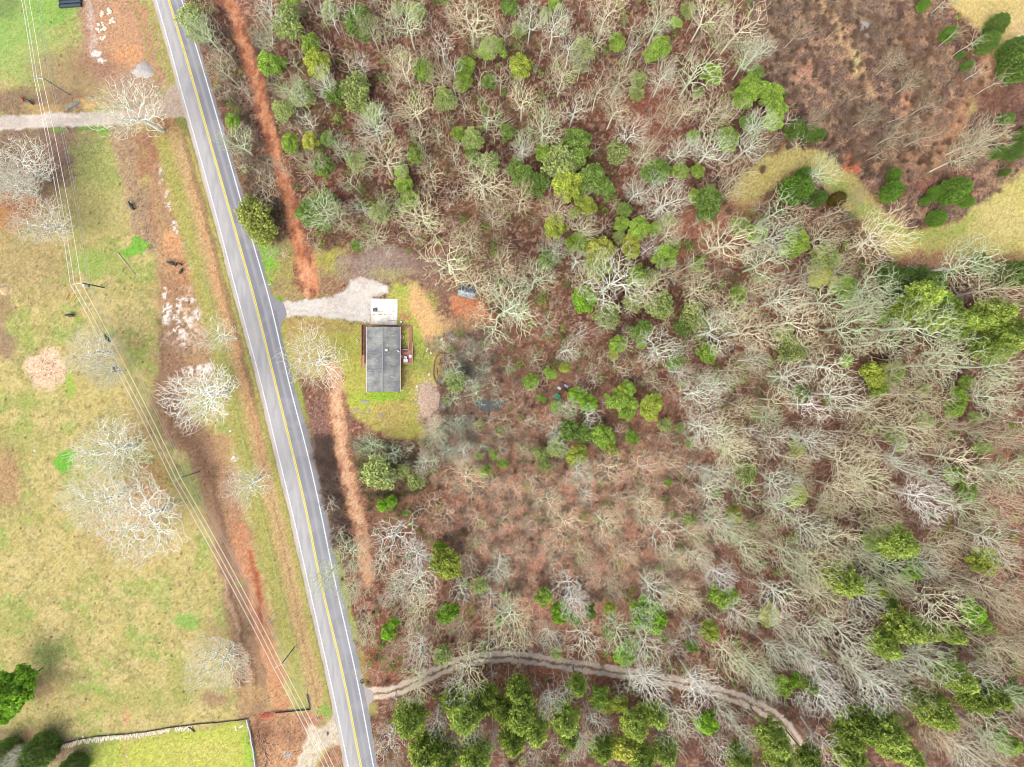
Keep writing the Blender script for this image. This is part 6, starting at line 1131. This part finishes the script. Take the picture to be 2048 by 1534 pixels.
# ------------------------------------------------------------------ cattle
def cow_mesh():
    J = {'rump': (-.95, 0, 1.18, .2), 'hip': (-.78, 0, 1.16, .34), 'loin': (-.35, 0, 1.12, .39), 'mid': (.1, 0, 1.05, .43), 'chest': (.5, 0, 1.06, .38), 'with': (.78, 0, 1.15, .28), 'neck': (1.08, 0, 1.14, .19), 'poll': (1.32, 0, 1.12, .15), 'face': (1.52, 0, .98, .11), 'nose': (1.68, 0, .84, .085),
         'tail1': (-1.1, 0, 1.1, .045), 'tail2': (-1.15, .03, .75, .03), 'tail3': (-1.13, .05, .45, .05)}
    E = [('rump', 'hip'), ('hip', 'loin'), ('loin', 'mid'), ('mid', 'chest'), ('chest', 'with'), ('with', 'neck'), ('neck', 'poll'), ('poll', 'face'), ('face', 'nose'), ('rump', 'tail1'), ('tail1', 'tail2'), ('tail2', 'tail3')]
    for s, n_ in ((1, 'l'), (-1, 'r')):
        J['st' + n_] = (-.72, s * .2, .78, .18); J['hk' + n_] = (-.88, s * .2, .46, .08); J['fe' + n_] = (-.82, s * .2, .2, .055); J['ho' + n_] = (-.76, s * .2, .03, .07)
        J['sh' + n_] = (.58, s * .19, .74, .15); J['kn' + n_] = (.62, s * .18, .42, .075); J['pa' + n_] = (.6, s * .18, .18, .055); J['hf' + n_] = (.64, s * .18, .03, .07); J['ear' + n_] = (1.27, s * .26, 1.14, .05)
        E += [('hip', 'st' + n_), ('st' + n_, 'hk' + n_), ('hk' + n_, 'fe' + n_), ('fe' + n_, 'ho' + n_), ('chest', 'sh' + n_), ('sh' + n_, 'kn' + n_), ('kn' + n_, 'pa' + n_), ('pa' + n_, 'hf' + n_), ('poll', 'ear' + n_)]
    ks = list(J); me = bpy.data.meshes.new("cow_base"); me.from_pydata([J[k][:3] for k in ks], [(ks.index(a), ks.index(b)) for a, b in E], [])
    o = bpy.data.objects.new("cow_base", me); COL.objects.link(o); m_ = o.modifiers.new("skin", 'SKIN'); m_.use_smooth_shade = True
    sv = me.skin_vertices[0].data
    for i, k in enumerate(ks): sv[i].radius = (J[k][3], J[k][3]); sv[i].use_root = (k == 'mid')
    o.modifiers.new("sub", 'SUBSURF').levels = 1; o.modifiers["sub"].render_levels = 1
    dg = bpy.context.evaluated_depsgraph_get(); dg.update(); r = bpy.data.meshes.new_from_object(o.evaluated_get(dg)); bpy.data.objects.remove(o); return r
CM = cow_mesh(); M_CB = mat_plain("black_hide", (44, 42, 50), .3, 2., .6); M_CR = mat_plain("brown_hide", (176, 92, 54), .2, 2., .6)
CM.materials.clear(); CM.materials.append(M_CB); CM2 = CM.copy(); CM2.materials.clear(); CM2.materials.append(M_CR)
for (x, y, an, sc, me, lb) in [(267, 414, 122, .98, CM, "black cow standing on the brown track opposite the road curve"), (144, 631, 178, .9, CM, "black cow standing sideways left of the power lines"), (219, 679, 118, .95, CM, "black cow under the power lines above the bare tree"), (234, 739, 125, .85, CM, "black cow under the power lines right of the bare tree"),
        (345, 527, 165, .85, CM, "largest black cow of the group on the orange dirt"), (353.5, 530, 60, .5, CM, "small dark calf touching the largest cow on the dirt"), (362.5, 529, 140, .5, CM, "small calf right of the others on the orange dirt"), (364.5, 543.5, 60, .72, CM, "young black cow lowest of the group on the dirt"),
        (48, 200.5, 125, .7, CM2, "brown calf beside the farm track"), (64.5, 206, 140, .72, CM, "black calf beside the brown one at the farm track")]:
    o = link("cow", me); c = P(x, y, 0); o.location = c; o.rotation_euler = (0, 0, math.radians(an)); o.scale = (sc * .9, sc * 1.05, sc); tag(o, lb, "cow", "cattle in the pasture")

# ------------------------------------------------------------------ power line
HP = 10.0; M_POLE = mat_plain("pole_wood", (150, 160, 156), .15, 2.); M_POLED = mat_plain("pole_wood_dark", (92, 104, 110), .15, 2.); M_ARM = mat_plain("crossarm", (236, 234, 232), .08); M_COND = mat_plain("power_wire", (255, 252, 244), .03, 1., .5)
arms = [((18, -205), (4, -203), (9, -204), 9.8), ((86, 156), (70, 157), (75.5, 156.5), 10.), ((164, 566), (142, 568.5), (150, 567), 9.), ((362, 955), (346, 962), (354, 958.5), 10.), ((564, 1327), (549, 1337), (556, 1332), 10.), ((700, 1600), (686, 1612), (693, 1606), 10.)]
names = [None, "weathered power pole in the upper pasture above the farm track", "dark power pole with a white transformer can in the middle pasture", "power pole beside the large pasture tree clump", "power pole beside the lower clay track"]
att = []
for k, (tp_, w1, w2, h) in enumerate(arms):
    T, A_, B_ = P(*tp_, h), P(*w1, h), P(*w2, h); low = Vector((T.x, T.y, h - 2.4)); att.append((A_ + Vector((0, 0, .28)), B_ + Vector((0, 0, .28)), T + Vector((0, 0, .28)), low, low + Vector((.35, 0, -.35))))
    if k in (0, 5): continue
    t = thing("utility_pole", names[k], "power pole", (T.x, T.y, 0), 0, "power poles across the pasture")
    mb = MB(); mb.tube([(0, 0, 0), (0, 0, h * .5), (0, 0, h)], .17, 10, .11); mb.build("pole", M_POLED if k == 2 else M_POLE, t)
    d = A_ - T; mb = MB(); mb.box((d.x / 2, d.y / 2, h - .12), (d.length + .3, .14, .13), math.atan2(d.y, d.x)); mb.build("crossarm", M_ARM, t)
    for q in (A_ - T, B_ - T, Vector((0, 0, 0))): mb = MB(); mb.tube([(q.x, q.y, h - .05), (q.x, q.y, h + .08), (q.x, q.y, h + .16), (q.x, q.y, h + .26)], [.05, .13, .09, .06], 8); mb.build("insulator", M_WHITE, t)
    mb = MB(); mb.box((.25, 0, h - 2.5), (.55, .09, .09)); mb.build("bracket", M_POLED, t)
    if k == 2: mb = MB(); mb.tube([(.0, -.45, h - 1.3), (0, -.45, h - .45)], .3, 12); mb.build("transformer", M_WHITE, t)
    if k == 2: mb = MB(); mb.box((.05, -.35, h - 2.7), (.3, .5, .4)); mb.build("cable_box", M_BLACK, t)
    if k == 4: mb = MB(); mb.box((.3, -.9, h - 1.), (.9, .12, .12), -.9); mb.build("switch_arm", M_ARM, t)
wl = ["outer left wire of the three upper power lines", "middle wire of the three upper power lines", "right wire of the three upper power lines", "fainter lower wire right of the upper power lines", "faintest communication cable below the power lines"]
for j in range(5):
    mb = MB(); pts_ = []
    for k in range(len(att) - 1):
        a_, b_ = att[k][j], att[k + 1][j]; sag = (.9 if j < 3 else 1.3) * ((b_ - a_).length / 55.)
        for i in range(12 if k < len(att) - 2 else 13): f = i / 12; q = a_ * (1 - f) + b_ * f; pts_.append((q.x, q.y, q.z - sag * 4 * f * (1 - f)))
    mb.tube(pts_, [.062, .062, .068, .034, .03][j], 5); o = mb.build("power_wire", M_COND if j < 3 else M_METAL); tag(o, wl[j], "wire", "wires of the power line")
